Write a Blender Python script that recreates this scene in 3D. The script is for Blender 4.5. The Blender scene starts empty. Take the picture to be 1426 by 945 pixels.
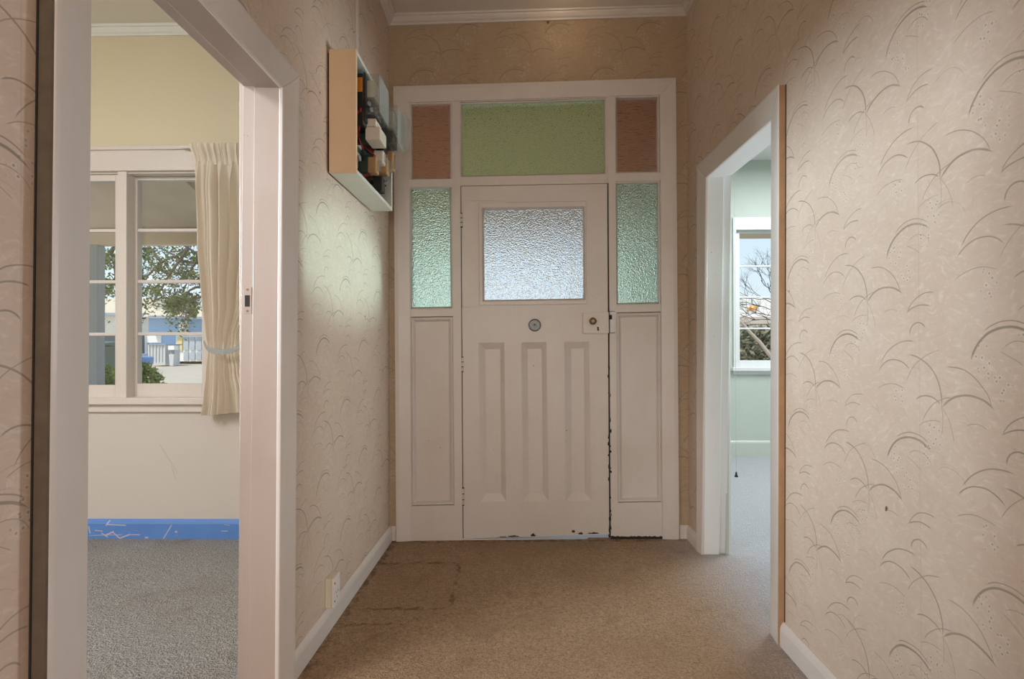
import bpy, bmesh, math, random
from mathutils import Vector, Matrix, Euler
rnd = random.Random(7)
C = bpy.context.scene.collection
S = bpy.context.scene

# ------------------------------------------------------------------ camera
F, W, H = 747.0, 1426, 945
YAW, PITCH, ROLL, SHY, EYE = .0157, .0051, .0026, 7.32, 1.096
_f0 = Vector((-math.sin(YAW), math.cos(YAW), 0)); _r0 = Vector((math.cos(YAW), math.sin(YAW), 0)); _z = Vector((0, 0, 1))
_fw = _f0 * math.cos(PITCH) + _z * math.sin(PITCH); _up = -_f0 * math.sin(PITCH) + _z * math.cos(PITCH)
_rt = _r0 * math.cos(ROLL) - _up * math.sin(ROLL); _u2 = _r0 * math.sin(ROLL) + _up * math.cos(ROLL)
cam = bpy.data.cameras.new('camera'); co = bpy.data.objects.new('camera', cam); C.objects.link(co)
cam.sensor_width = 36; cam.lens = F / W * 36; cam.shift_y = SHY / W; cam.clip_start = .02; cam.clip_end = 400
m = Matrix((_rt, _u2, -_fw)).transposed().to_4x4(); m.translation = (0, 0, EYE); co.matrix_world = m
S.camera = co
CAM = Vector((0, 0, EYE))

# ------------------------------------------------------------------ world, sun, lamps, exposure
S.view_settings.view_transform = 'Standard'; S.view_settings.look = 'None'
S.view_settings.exposure = 0.0; S.view_settings.gamma = 1.0; S.view_settings.use_curve_mapping = False
wd = bpy.data.worlds.new('world'); S.world = wd; wd.use_nodes = True
nt = wd.node_tree; nt.nodes.clear()
tc = nt.nodes.new('ShaderNodeTexCoord'); sp = nt.nodes.new('ShaderNodeSeparateXYZ'); cr = nt.nodes.new('ShaderNodeValToRGB')
bg = nt.nodes.new('ShaderNodeBackground'); ou = nt.nodes.new('ShaderNodeOutputWorld')
nt.links.new(tc.outputs['Generated'], sp.inputs[0]); nt.links.new(sp.outputs['Z'], cr.inputs[0])
cr.color_ramp.elements[0].position = 0.0; cr.color_ramp.elements[0].color = (.80, .88, .94, 1)
cr.color_ramp.elements[1].position = .7; cr.color_ramp.elements[1].color = (.28, .48, .78, 1)
e = cr.color_ramp.elements.new(.14); e.color = (.68, .85, .95, 1)
nt.links.new(cr.outputs[0], bg.inputs[0]); nt.links.new(bg.outputs[0], ou.inputs[0]); bg.inputs[1].default_value = 1.15
def lamp(name, typ, loc, energy, col, target=None, **kw):
    l = bpy.data.lights.new(name, typ); l.energy = energy; l.color = col
    for k, v in kw.items(): setattr(l, k, v)
    o = bpy.data.objects.new(name, l); C.objects.link(o); o.location = loc
    if target is not None: o.rotation_euler = (Vector(target) - Vector(loc)).to_track_quat('-Z', 'Y').to_euler()
    return o
lamp('sun', 'SUN', (0, 0, 20), 3.6, (1, .95, .87), target=(6, 11, 0.5), angle=.01)
lamp('hall_warm_fill', 'AREA', (.1, -1.5, 2.9), 15, (1, .63, .34), target=(.1, -.9, 0), shape='RECTANGLE', size=1.2, size_y=1.0)  # added warm fill behind the camera, no fixture
lamp('rear_hall_fill', 'AREA', (.1, -2.4, 1.15), 10, (1, .93, .88), target=(.1, 3.1, .5), shape='RECTANGLE', size=1.3, size_y=1.5, spread=math.radians(85))  # added frontal fill for the door and end wall, no opening there
lamp('left_room_fill', 'AREA', (-2.8, -.1, 2.87), 104, (.97, .96, 1), target=(-2.8, .3, 0), shape='RECTANGLE', size=1.2, size_y=1.2)  # added overhead fill to brighten the left room
lamp('left_room_assumed_daylight', 'AREA', (-4.35, .8, 1.95), 17, (.76, .90, 1), target=(.966, 1.95, 1.62), shape='RECTANGLE', size=.8, size_y=1.1, spread=math.radians(42))  # added lamp lighting the right wall; side window only assumed, no opening built
lamp('right_room_fill', 'AREA', (2.8, 3.9, 2.9), 76, (.90, .96, 1), target=(2.8, 3.9, 0), shape='RECTANGLE', size=1.2, size_y=1.2)  # added overhead fill to brighten the right room
lamp('right_room_assumed_daylight', 'AREA', (4.4, 2.5, .85), 17, (.88, .97, 1), target=(1.0, 2.42, 1.75), shape='RECTANGLE', size=1.2, size_y=1.0, spread=math.radians(75))  # added lamp aimed up at the doorway head, for an assumed, unbuilt side window
sl = lamp('left_wall_patch_spot', 'SPOT', (4.4, 2.49, 1.5), 760, (.62, 1, .97), target=(-.76, 2.38, 1.47), spot_size=math.radians(16.5), spot_blend=.5, shadow_soft_size=.12)  # unseen spot added to throw the pale patch on the left wall
sl.scale = (1, .36, 1)
lamp('near_left_fill', 'AREA', (.9, -.75, 1.4), 2.2, (.86, .94, 1), target=(-.76, .7, 1.4), shape='RECTANGLE', size=.7, size_y=1.3, spread=math.radians(90))  # added cool fill for the near left wall
lamp('left_casing_fill', 'AREA', (3.6, 4.6, 1.5), 2.6, (.88, .95, 1), target=(-.76, .95, 1.25), shape='RECTANGLE', size=.7, size_y=.9, spread=math.radians(40))  # added fill aimed through the doorway at the near left casing
lamp('assumed_door_bulb', 'POINT', (.25, 2.82, 2.965), .5, (1, .72, .45), shadow_soft_size=.03)  # unseen bulb assumed from the warm glow on the ceiling, no fixture

# ------------------------------------------------------------------ helpers
def ray(u, v):
    return _rt * ((u - 713) / F) + _u2 * (-(v - 472.5 - SHY) / F) + _fw
def atx(u, v, x): d = ray(u, v); return CAM + d * ((x - CAM.x) / d.x)
def aty(u, v, y): d = ray(u, v); return CAM + d * ((y - CAM.y) / d.y)
def atz(u, v, z): d = ray(u, v); return CAM + d * ((z - CAM.z) / d.z)
ORI = {}
def put(o, parent=None):
    C.objects.link(o)
    if parent is not None:
        o.parent = parent; ORI[o.name] = ORI[parent.name]
    return o
def tag(o, label=None, cat=None, group=None, kind=None):
    if label: o['label'] = label
    if cat: o['category'] = cat
    if group: o['group'] = group
    if kind: o['kind'] = kind
    return o
def empty(name, loc, label=None, cat=None, group=None, kind=None):
    o = bpy.data.objects.new(name, None); C.objects.link(o); o.location = loc; o.empty_display_size = .05
    ORI[o.name] = Vector(loc); return tag(o, label, cat, group, kind)
def build(name, bm, mt, parent=None, smooth=False, origin=None, bevel=0):
    """link the bmesh (world coordinates) as one mesh object"""
    bmesh.ops.recalc_face_normals(bm, faces=bm.faces)
    if bevel:
        es = [e for e in bm.edges if len(e.link_faces) == 2 and e.calc_face_angle(0) > .5]
        bmesh.ops.bevel(bm, geom=es, offset=bevel, segments=2, profile=.5, affect='EDGES', clamp_overlap=True)
    off = ORI[parent.name] if parent is not None else (Vector(origin) if origin is not None else Vector((0, 0, 0)))
    for v in bm.verts: v.co -= off
    me = bpy.data.meshes.new(name); bm.to_mesh(me); bm.free()
    for k in (mt if isinstance(mt, (list, tuple)) else [mt]): me.materials.append(k)
    if smooth:
        for p in me.polygons: p.use_smooth = True
    o = bpy.data.objects.new(name, me)
    if parent is None: o.location = off; C.objects.link(o); ORI[o.name] = off
    else: put(o, parent)
    return o
def B(): return bmesh.new()
def loft(bm, A, Bq, cap=True):
    a = [bm.verts.new(p) for p in A]; b = [bm.verts.new(p) for p in Bq]; n = len(a)
    for i in range(n): bm.faces.new((a[i], a[(i + 1) % n], b[(i + 1) % n], b[i]))
    if cap: bm.faces.new(a[::-1]); bm.faces.new(b)
    return bm
def box(bm, x0, x1, y0, y1, z0, z1):
    return loft(bm, [(x0, y0, z0), (x1, y0, z0), (x1, y1, z0), (x0, y1, z0)], [(x0, y0, z1), (x1, y0, z1), (x1, y1, z1), (x0, y1, z1)])
def qy(bm, px, y0, y1):
    """slab whose front face (plane y0) has the measured corners px, running back to y1"""
    A = [aty(u, v, y0) for u, v in px]
    return loft(bm, A, [Vector((p.x, y1, p.z)) for p in A])
def ring(bm, outer, inner, d=None):
    """moulding between two corner loops of 3D points"""
    a = [bm.verts.new(p) for p in outer]; b = [bm.verts.new(p) for p in inner]; n = len(a)
    for i in range(n): bm.faces.new((a[i], a[(i + 1) % n], b[(i + 1) % n], b[i]))
def rings(bm, loops, close=False):
    vs = [[bm.verts.new(p) for p in L] for L in loops]; n = len(vs[0])
    for a, b in zip(vs, vs[1:]):
        for i in range(n): bm.faces.new((a[i], a[(i + 1) % n], b[(i + 1) % n], b[i]))
    if close: bm.faces.new(vs[-1])
def tube(bm, pts, r, n=6, r1=None, cap=True):
    pts = [Vector(p) for p in pts]; loops = []
    for i, p in enumerate(pts):
        t = (pts[min(i + 1, len(pts) - 1)] - pts[max(i - 1, 0)]).normalized()
        a = t.orthogonal().normalized() if i == 0 else (a - t * a.dot(t)).normalized()
        b = t.cross(a); rr = r if r1 is None else r + (r1 - r) * i / max(1, len(pts) - 1)
        loops.append([bm.verts.new(p + (a * math.cos(2 * math.pi * k / n) + b * math.sin(2 * math.pi * k / n)) * rr) for k in range(n)])
    for A, Bq in zip(loops, loops[1:]):
        for k in range(n): bm.faces.new((A[k], A[(k + 1) % n], Bq[(k + 1) % n], Bq[k]))
    if cap: bm.faces.new(loops[0][::-1]); bm.faces.new(loops[-1])
    return bm
def disc(bm, c, axis, prof, n=24):
    """lathe: prof = [(radius, height along axis)]"""
    c = Vector(c); ax = Vector(axis).normalized(); a = ax.orthogonal().normalized(); b = ax.cross(a); L = []
    for r, h in prof:
        L.append([bm.verts.new(c + ax * h + (a * math.cos(2 * math.pi * k / n) + b * math.sin(2 * math.pi * k / n)) * max(r, 1e-4)) for k in range(n)])
    for A, Bq in zip(L, L[1:]):
        for k in range(n): bm.faces.new((A[k], A[(k + 1) % n], Bq[(k + 1) % n], Bq[k]))
    bm.faces.new(L[0][::-1]); bm.faces.new(L[-1]); return bm
def lerp(a, b, t): return (a[0] + (b[0] - a[0]) * t, a[1] + (b[1] - a[1]) * t)

# ------------------------------------------------------------------ materials
class NT:
    def __init__(s, name):
        s.m = bpy.data.materials.new(name); s.m.use_nodes = True; s.t = s.m.node_tree; s.t.nodes.clear()
        s.out = s.t.nodes.new('ShaderNodeOutputMaterial')
    def n(s, typ, ins=(), **kw):
        nd = s.t.nodes.new(typ)
        for k, v in kw.items(): setattr(nd, k, v)
        for k, v in (ins.items() if isinstance(ins, dict) else enumerate(ins)):
            if v is None: continue
            if isinstance(v, bpy.types.NodeSocket): s.t.links.new(v, nd.inputs[k])
            else: nd.inputs[k].default_value = v
        return nd
    def math(s, op, a, b=None, c=None, clamp=False): return s.n('ShaderNodeMath', (a, b, c), operation=op, use_clamp=clamp).outputs[0]
    def vmath(s, op, a, b=None, out=0): return s.n('ShaderNodeVectorMath', (a, b), operation=op).outputs[out]
    def ramp(s, fac, stops):
        r = s.n('ShaderNodeValToRGB', {0: fac}); el = r.color_ramp.elements
        while len(el) < len(stops): el.new(.5)
        for e_, (p, c) in zip(el, stops): e_.position = p; e_.color = (*c, 1) if len(c) == 3 else c
        return r.outputs[0]
    def noise(s, vec, scale, detail=3, rough=.55, out=0):
        return s.n('ShaderNodeTexNoise', {'Vector': vec, 'Scale': scale, 'Detail': detail, 'Roughness': rough}).outputs[out]
    def mix(s, fac, a, b, mode='MIX'):
        nd = s.n('ShaderNodeMix', data_type='RGBA', blend_type=mode)
        for idx, v in ((0, fac), (6, a), (7, b)):
            if isinstance(v, bpy.types.NodeSocket): s.t.links.new(v, nd.inputs[idx])
            else: nd.inputs[idx].default_value = v if idx == 0 else ((*v, 1) if len(v) == 3 else v)
        return nd.outputs[2]
    def pos(s): return s.n('ShaderNodeNewGeometry').outputs['Position']
    def obj(s): return s.n('ShaderNodeTexCoord').outputs['Object']
    def bsdf(s, **kw):
        b = s.n('ShaderNodeBsdfPrincipled')
        for k, v in kw.items():
            k = k.replace('_', ' ')
            if isinstance(v, bpy.types.NodeSocket): s.t.links.new(v, b.inputs[k])
            else: b.inputs[k].default_value = (*v, 1) if isinstance(v, tuple) and len(v) == 3 and k != 'Normal' else v
        s.t.links.new(b.outputs[0], s.out.inputs[0]); return b
    def bump(s, h, strength=.3, dist=.01): return s.n('ShaderNodeBump', {'Strength': strength, 'Distance': dist, 'Height': h}).outputs[0]
    def seg(s, p2, a, b, w):
        """1 on the line from a to b (2-D vector p2), width w"""
        ab = Vector((b[0] - a[0], b[1] - a[1], 0)); L2 = ab.length_squared
        pa = s.vmath('SUBTRACT', p2, (a[0], a[1], 0))
        t = s.math('DIVIDE', s.vmath('DOT_PRODUCT', pa, tuple(ab), out=1), L2, clamp=True)
        cl = s.n('ShaderNodeVectorMath', {0: tuple(ab), 3: t}, operation='SCALE').outputs[0]
        d = s.vmath('LENGTH', s.vmath('SUBTRACT', pa, cl), out=1)
        return s.math('MULTIPLY', s.math('SUBTRACT', w, d), 1.0 / (w * .6), clamp=True)
def plain(name, col, rough=.5, metal=0, var=.08, scale=12, bump=0, bscale=40, **kw):
    k = NT(name); p = k.obj(); f = k.noise(p, scale, 4)
    c = k.mix(f, tuple(x * (1 - var) for x in col), tuple(min(1, x * (1 + var)) for x in col))
    a = dict(Base_Color=c, Roughness=rough, Metallic=metal)
    if bump: a['Normal'] = k.bump(k.noise(p, bscale, 3), bump, .003)
    a.update(kw); k.bsdf(**a); return k.m
def paint(name, col, dirt=.25, streak=(60, 60, 4), rough=.38):
    """old brushed gloss paint: brush streaks, grubby patches, a few dark chips"""
    k = NT(name); p = k.pos()
    st = k.noise(k.vmath('MULTIPLY', p, streak), 1.0, 3)
    g = k.noise(p, 2.6, 5, .65); chip = k.noise(p, 55, 2, .5)
    c = k.mix(k.math('MULTIPLY', st, .35), col, tuple(x * .86 for x in col))
    c = k.mix(k.math('MULTIPLY', k.math('SUBTRACT', g, .45, clamp=True), dirt * 4, clamp=True), c, tuple(a * b for a, b in zip(col, (.78, .68, .56))))
    c = k.mix(k.math('MULTIPLY', k.math('SUBTRACT', chip,   .775, clamp=True), 30, clamp=True), c, (.10, .07, .05))
    k.bsdf(Base_Color=c, Roughness=rough, Normal=k.bump(st, .12, .002)); return k.m

# wallpaper blades measured on the right wall, one repeat of .525 m: start, mid and end of every blade
BL = [((365, 36), (462, 86), (508, 262), 3.4), ((508, 230), (514, 300), (510, 372), 1.6), ((362, 150), (420, 56), (512, 12), 2.2),
      ((400, 222), (448, 204), (508, 246), 3.0), ((508, 246), (545, 320), (563, 402), 1.5), ((430, 312), (486, 232), (562, 212), 2.4),
      ((508, 258), (612, 202), (735, 266), 4.2), ((520, 88), (618, 108), (722, 262), 2.6), ((240, 182), (298, 155), (362, 180), 2.2),
      ((412, 332), (458, 308), (512, 318), 2.0), ((246, 112), (318, 56), (382, 104), 3.0), ((286, 470), (358, 376), (470, 440), 4.4),
      ((320, 378), (372, 355), (462, 408), 2.6), ((372, 446), (408, 430), (470, 500), 2.0), ((365, 450), (404, 488), (432, 522), 1.6),
      ((612, 330), (660, 324), (704, 348), 2.0), ((372, 735), (425, 688), (492, 712), 2.6), ((370, 732), (415, 725), (472, 756), 3.0),
      ((386, 838), (410, 795), (452, 842), 3.2), ((262, 886), (336, 836), (412, 872), 3.0)]
BERRY = [(335, 212), (480, 366), (446, 440), (318, 456), (690, 70), (760, 160)]
XL, XR, D = -.761, .966, 3.10
P = .525
def _uv(c): p = atx(1140 + c[0] / 2.955, 480 + c[1] / 2.955, XR); return Vector((-p.y, p.z))
C0 = _uv((470, 330))
def circ(a, b, c):
    d = 2 * (a.x * (b.y - c.y) + b.x * (c.y - a.y) + c.x * (a.y - b.y))
    ux = (a.length_squared * (b.y - c.y) + b.length_squared * (c.y - a.y) + c.length_squared * (a.y - b.y)) / d
    uy = (a.length_squared * (c.x - b.x) + b.length_squared * (a.x - c.x) + c.length_squared * (b.x - a.x)) / d
    o = Vector((ux, uy)); return o, (a - o).length
def motif_group():
    g = bpy.data.node_groups.new('grass_blade_repeat', 'ShaderNodeTree')
    g.interface.new_socket('Vector', in_out='INPUT', socket_type='NodeSocketVector')
    g.interface.new_socket('Blade', in_out='OUTPUT', socket_type='NodeSocketFloat')
    g.interface.new_socket('Berry', in_out='OUTPUT', socket_type='NodeSocketFloat')
    k = NT.__new__(NT); k.t = g
    gi = g.nodes.new('NodeGroupInput'); go = g.nodes.new('NodeGroupOutput'); v = gi.outputs[0]
    acc = None
    for s_, m_, e_, w in BL:
        a, b, c = [_uv(q) - C0 for q in (s_, m_, e_)]
        mid = (a + b + c) / 3   # fold the blade into the cell round the motif's centre
        sh = Vector((0, 0))
        best = min(((i, j) for i in range(-4, 5) for j in range(-4, 5) if (i + j) % 2 == 0),
                   key=lambda ij: max(abs(q.x + ij[0] * P / 2) if ax == 0 else abs(q.y + ij[1] * P / 2) for q in (a, b, c) for ax in (0, 1)))
        sh = Vector((best[0] * P / 2, best[1] * P / 2)); a, b, c = a + sh, b + sh, c + sh
        o, r = circ(a, b, c)
        da, db, dc = (a - o).normalized(), (b - o).normalized(), (c - o).normalized()
        dm = (da + dc).normalized()
        if dm.dot(db) < 0: dm = -dm
        cosh = min(da.dot(dm), dc.dot(dm))
        q = k.vmath('SUBTRACT', v, (o.x, o.y, 0)); ln = k.vmath('LENGTH', q, out=1)
        t = k.math('DIVIDE', k.vmath('DOT_PRODUCT', q, (dm.x, dm.y, 0), out=1), ln)
        wd_ = k.n('ShaderNodeMapRange', {0: t, 1: cosh, 2: cosh + (1 - cosh) * .4, 3: 0.0, 4: max(w, 2.0) * .00074}, clamp=True).outputs[0]
        dd = k.math('ABSOLUTE', k.math('SUBTRACT', ln, r))
        mk = k.math('MULTIPLY', k.math('SUBTRACT', wd_, dd), 520 + 40 * w)
        acc = mk if acc is None else k.math('MAXIMUM', acc, mk)
    bacc = None
    for q0 in BERRY:
        a = _uv(q0) - C0
        best = min(((i, j) for i in range(-4, 5) for j in range(-4, 5) if (i + j) % 2 == 0), key=lambda ij: max(abs(a.x + ij[0] * P / 2), abs(a.y + ij[1] * P / 2)))
        a = a + Vector((best[0] * P / 2, best[1] * P / 2))
        d = k.math('SUBTRACT', .036, k.vmath('LENGTH', k.vmath('MULTIPLY', k.vmath('SUBTRACT', v, (a.x, a.y, 0)), (1.3, .8, 1)), out=1))
        bacc = d if bacc is None else k.math('MAXIMUM', bacc, d)
    g.links.new(acc, go.inputs[0]); g.links.new(bacc, go.inputs[1]); return g
MOT = motif_group()
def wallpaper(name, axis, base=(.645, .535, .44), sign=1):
    k = NT(name); p = k.pos(); s = k.n('ShaderNodeSeparateXYZ', {0: p})
    h = s.outputs[axis]
    h = k.math('MULTIPLY', h, float(sign))
    raw = k.n('ShaderNodeCombineXYZ', {0: h, 1: s.outputs[2], 2: 0.0}).outputs[0]
    wob = k.n('ShaderNodeVectorMath', {0: k.noise(p, 14, 1, out=1), 3: .006}, operation='SCALE').outputs[0]
    v = k.vmath('ADD', raw, wob)
    outs = []
    for o in (0, P / 2):
        q = k.vmath('SUBTRACT', v, (C0.x + o - P / 2 - 20 * P, C0.y + o - P / 2 - 20 * P, 0))
        q = k.vmath('SUBTRACT', k.vmath('MODULO', q, (P, P, 1)), (P / 2, P / 2, 0))
        gn = k.n('ShaderNodeGroup', node_tree=MOT); k.t.links.new(q, gn.inputs[0]); outs.append(gn)
    bl = k.math('MAXIMUM', outs[0].outputs[0], outs[1].outputs[0], clamp=True)
    q = k.vmath('MULTIPLY', k.vmath('SUBTRACT', v, (C0.x + .31 * P - 20 * P, C0.y + .16 * P - 20 * P, 0)), (-1.75, 1.75, 1))
    q = k.vmath('SUBTRACT', k.vmath('MODULO', k.vmath('ADD', q, (80 * P, 0, 0)), (P, P, 1)), (P / 2, P / 2, 0))
    gn = k.n('ShaderNodeGroup', node_tree=MOT); k.t.links.new(q, gn.inputs[0]); small = k.math('MULTIPLY', k.math('MAXIMUM', gn.outputs[0], 0.0, clamp=True), k.math('MULTIPLY', k.math('SUBTRACT', k.noise(p, 5.5, 2), .44, clamp=True), 5, clamp=True))
    be = k.math('MULTIPLY', k.math('MAXIMUM', outs[0].outputs[1], outs[1].outputs[1]), 60, clamp=True)
    vo = k.n('ShaderNodeTexVoronoi', {'Vector': v, 'Scale': 58.0}, voronoi_dimensions='2D').outputs['Distance']
    halo = k.math('MULTIPLY', k.math('MULTIPLY', k.math('SUBTRACT', .36, vo), 9, clamp=True), be)
    pit = k.math('MULTIPLY', k.math('MULTIPLY', k.math('SUBTRACT', .17, vo), 14, clamp=True), be)
    blot = k.noise(p, 5, 5, .6); fine = k.noise(p, 46, 3, .6); big = k.noise(p, 1.3, 3)
    fib = k.noise(k.vmath('MULTIPLY', p, (30, 30, 110)), 1, 2)
    c = k.mix(big, tuple(x * y for x, y in zip(base, (.95, .86, .80))), tuple(min(1, x * y) for x, y in zip(base, (1.04, 1.06, 1.06))))
    c = k.mix(k.math('MULTIPLY', k.math('SUBTRACT', blot, .48, clamp=True), 2.4, clamp=True), c, tuple(min(1, x * y) for x, y in zip(base, (1.10, 1.12, 1.14))))
    c = k.mix(k.math('MULTIPLY', k.math('SUBTRACT', fine, .5, clamp=True), 1.3, clamp=True), c, tuple(x * .86 for x in base))
    fl = k.noise(k.vmath('MULTIPLY', k.vmath('ADD', p, k.n('ShaderNodeVectorMath', {0: k.noise(p, 9, 2, out=1), 3: .12}, operation='SCALE').outputs[0]), (38, 38, 95)), 1, 4, .7)
    c = k.mix(k.math('MULTIPLY', k.math('SUBTRACT', fl, .53, clamp=True), 3.5, clamp=True), c, tuple(min(1, x * y) for x, y in zip(base, (1.24, 1.28, 1.34))))
    c = k.mix(k.math('MULTIPLY', k.math('SUBTRACT', .44, fl, clamp=True), 2.6, clamp=True), c, tuple(x * y for x, y in zip(base, (.84, .77, .70))))
    c = k.mix(k.math('MULTIPLY', fib, .22), c, tuple(x * .82 for x in base))
    c = k.mix(k.math('MULTIPLY', halo, .45), c, (.72, .66, .57))
    c = k.mix(k.math('MULTIPLY', pit, .7), c, (.24, .20, .15))
    fade = k.n('ShaderNodeMapRange', {0: k.noise(p, 7, 2), 1: .3, 2: .7, 3: .6, 4: .95}).outputs[0]
    c = k.mix(k.math('MULTIPLY', bl, fade), c, (.25, .21, .15))
    c = k.mix(k.math('MULTIPLY', small, .5), c, (.30, .25, .185))
    sm = k.math('ABSOLUTE', k.math('SUBTRACT', k.math('MODULO', k.math('ADD', h, 20.13), .53), .265))   # joints between lengths
    c = k.mix(k.math('MULTIPLY', k.math('SUBTRACT', .0022, sm), 140, clamp=True), c, tuple(x * .62 for x in base))
    sp_ = k.noise(p, 22, 1); c = k.mix(k.math('MULTIPLY', k.math('SUBTRACT', sp_, .80, clamp=True), 40, clamp=True), c, (.16, .09, .05))
    hb = k.math('ADD', k.math('MULTIPLY', fine, .5), k.math('MULTIPLY', fib, .5))
    k.bsdf(Base_Color=c, Roughness=.55, Normal=k.bump(hb, .15, .002)); return k.m
def carpet(name, col, daylit=None, nb=.7):
    k = NT(name); p = k.pos()
    n1 = k.noise(p, 120, 3, .75); n2 = k.noise(p, 22, 4, .6); n3 = k.noise(p, 2.2, 5, .6); n4 = k.noise(p, 52, 3, .7)
    vo = k.n('ShaderNodeTexVoronoi', {'Vector': p, 'Scale': 150.0}).outputs['Distance']
    sh = k.noise(k.vmath('MULTIPLY', p, (9, 30, 1)), 1, 3)
    f1 = k.n('ShaderNodeMapRange', {0: n1, 1: .39, 2: .61, 3: 0.0, 4: 1.0}).outputs[0]; f4 = k.n('ShaderNodeMapRange', {0: n4, 1: .34, 2: .66, 3: 0.0, 4: 1.0}).outputs[0]
    c = k.mix(k.math('ADD', k.math('MULTIPLY', f1, .6), k.math('MULTIPLY', f4, .4)), tuple(x * .55 for x in col), tuple(min(1, x * 1.3) for x in col))
    c = k.mix(k.math('MULTIPLY', k.math('SUBTRACT', n3, .45, clamp=True), 2.2, clamp=True), c, tuple(a * b for a, b in zip(col, (.74, .66, .58))))
    c = k.mix(k.math('MULTIPLY', k.math('SUBTRACT', n2, .60, clamp=True), 3, clamp=True), c, tuple(a * b for a, b in zip(col, (.62, .54, .46))))
    c = k.mix(k.math('MULTIPLY', k.math('SUBTRACT', k.noise(p, 13, 2), .72, clamp=True), 14, clamp=True), c, tuple(x * .3 for x in col))
    st = k.noise(p, 6.5, 5, .7); c = k.mix(k.math('MULTIPLY', k.math('SUBTRACT', st, .57, clamp=True), 5, clamp=True), c, tuple(a * b for a, b in zip(col, (.60, .52, .44))))
    if daylit:
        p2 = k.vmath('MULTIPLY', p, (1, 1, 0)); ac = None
        for a, b, w in DARKLINE:
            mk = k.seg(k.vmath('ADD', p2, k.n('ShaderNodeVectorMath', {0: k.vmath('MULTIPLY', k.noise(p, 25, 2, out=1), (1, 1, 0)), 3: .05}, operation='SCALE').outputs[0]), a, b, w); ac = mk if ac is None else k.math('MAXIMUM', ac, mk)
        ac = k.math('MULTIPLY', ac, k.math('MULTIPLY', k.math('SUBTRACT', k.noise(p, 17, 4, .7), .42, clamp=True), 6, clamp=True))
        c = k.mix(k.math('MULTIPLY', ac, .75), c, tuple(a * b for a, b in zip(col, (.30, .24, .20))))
    if daylit:   # daylight spill painted into the pile past the right-hand doorway
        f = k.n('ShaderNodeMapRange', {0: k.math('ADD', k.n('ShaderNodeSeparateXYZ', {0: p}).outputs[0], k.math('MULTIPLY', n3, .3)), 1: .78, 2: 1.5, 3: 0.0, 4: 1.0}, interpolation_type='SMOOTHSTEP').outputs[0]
        c = k.mix(f, c, k.mix(k.math('MULTIPLY', f1, .6), tuple(x * .85 for x in daylit), tuple(min(1, x * 1.12) for x in daylit)))
    hb = k.math('ADD', k.math('MULTIPLY', vo, .8), k.math('ADD', k.math('MULTIPLY', n4, nb), k.math('MULTIPLY', sh, .8)))
    k.bsdf(Base_Color=c, Roughness=.95, Normal=k.bump(hb, 1.0, .009)); return k.m
def textured_glass(name, col, scale=120, strength=.5, rough=.28, stretch=(1, 1, 1), d=.004, ior=1.27):
    k = NT(name); p = k.vmath('MULTIPLY', k.pos(), stretch)
    h = k.n('ShaderNodeTexVoronoi', {'Vector': p, 'Scale': float(scale)}, feature='SMOOTH_F1').outputs['Distance']
    h2 = k.noise(p, scale * .6, 2)
    k.bsdf(Base_Color=col, Roughness=rough, IOR=ior, Transmission_Weight=1.0, Normal=k.bump(k.math('ADD', h, h2), strength, d)); return k.m
def clear_plastic(name, mixv=.16):
    k = NT(name); t = k.n('ShaderNodeBsdfTransparent', {0: (.93, .96, .95, 1)}); d = k.n('ShaderNodeBsdfTranslucent', {0: (.75, .78, .75, 1)}); df = k.n('ShaderNodeBsdfDiffuse', {0: (.72, .76, .73, 1)}); g = k.n('ShaderNodeBsdfGlossy', {'Roughness': .08})
    a = k.n('ShaderNodeMixShader', {0: .6, 1: d.outputs[0], 2: df.outputs[0]}); b = k.n('ShaderNodeMixShader', {0: mixv, 1: t.outputs[0], 2: a.outputs[0]}); c = k.n('ShaderNodeMixShader', {0: .12, 1: b.outputs[0], 2: g.outputs[0]})
    k.t.links.new(c.outputs[0], k.out.inputs[0]); return k.m
def clear_glass(name, tint=(1, 1, 1), gloss=.05, rough=.02):
    k = NT(name); t = k.n('ShaderNodeBsdfTransparent', {0: (*tint, 1)}); g = k.n('ShaderNodeBsdfGlossy', {'Roughness': rough})
    mx = k.n('ShaderNodeMixShader', {0: gloss, 1: t.outputs[0], 2: g.outputs[0]}); k.t.links.new(mx.outputs[0], k.out.inputs[0]); return k.m
DARKLINE = []
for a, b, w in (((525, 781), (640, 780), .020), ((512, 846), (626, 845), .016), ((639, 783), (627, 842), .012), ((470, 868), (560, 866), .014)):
    A, Bq = atz(*a, 0), atz(*b, 0); DARKLINE.append(((A.x + .025, A.y + .025), (Bq.x + .025, Bq.y + .025), w))
for a, b, w in (((XL + .03, 1.75), (XL + .03, D), .022), ((XL, D - .03), (XR, D - .03), .020), ((XR - .03, 0), (XR - .03, 1.95), .022)): DARKLINE.append(((a[0] + .025, a[1] + .025), (b[0] + .025, b[1] + .025), w))  # dirt and crack shadow painted into the carpet along the walls
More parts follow.
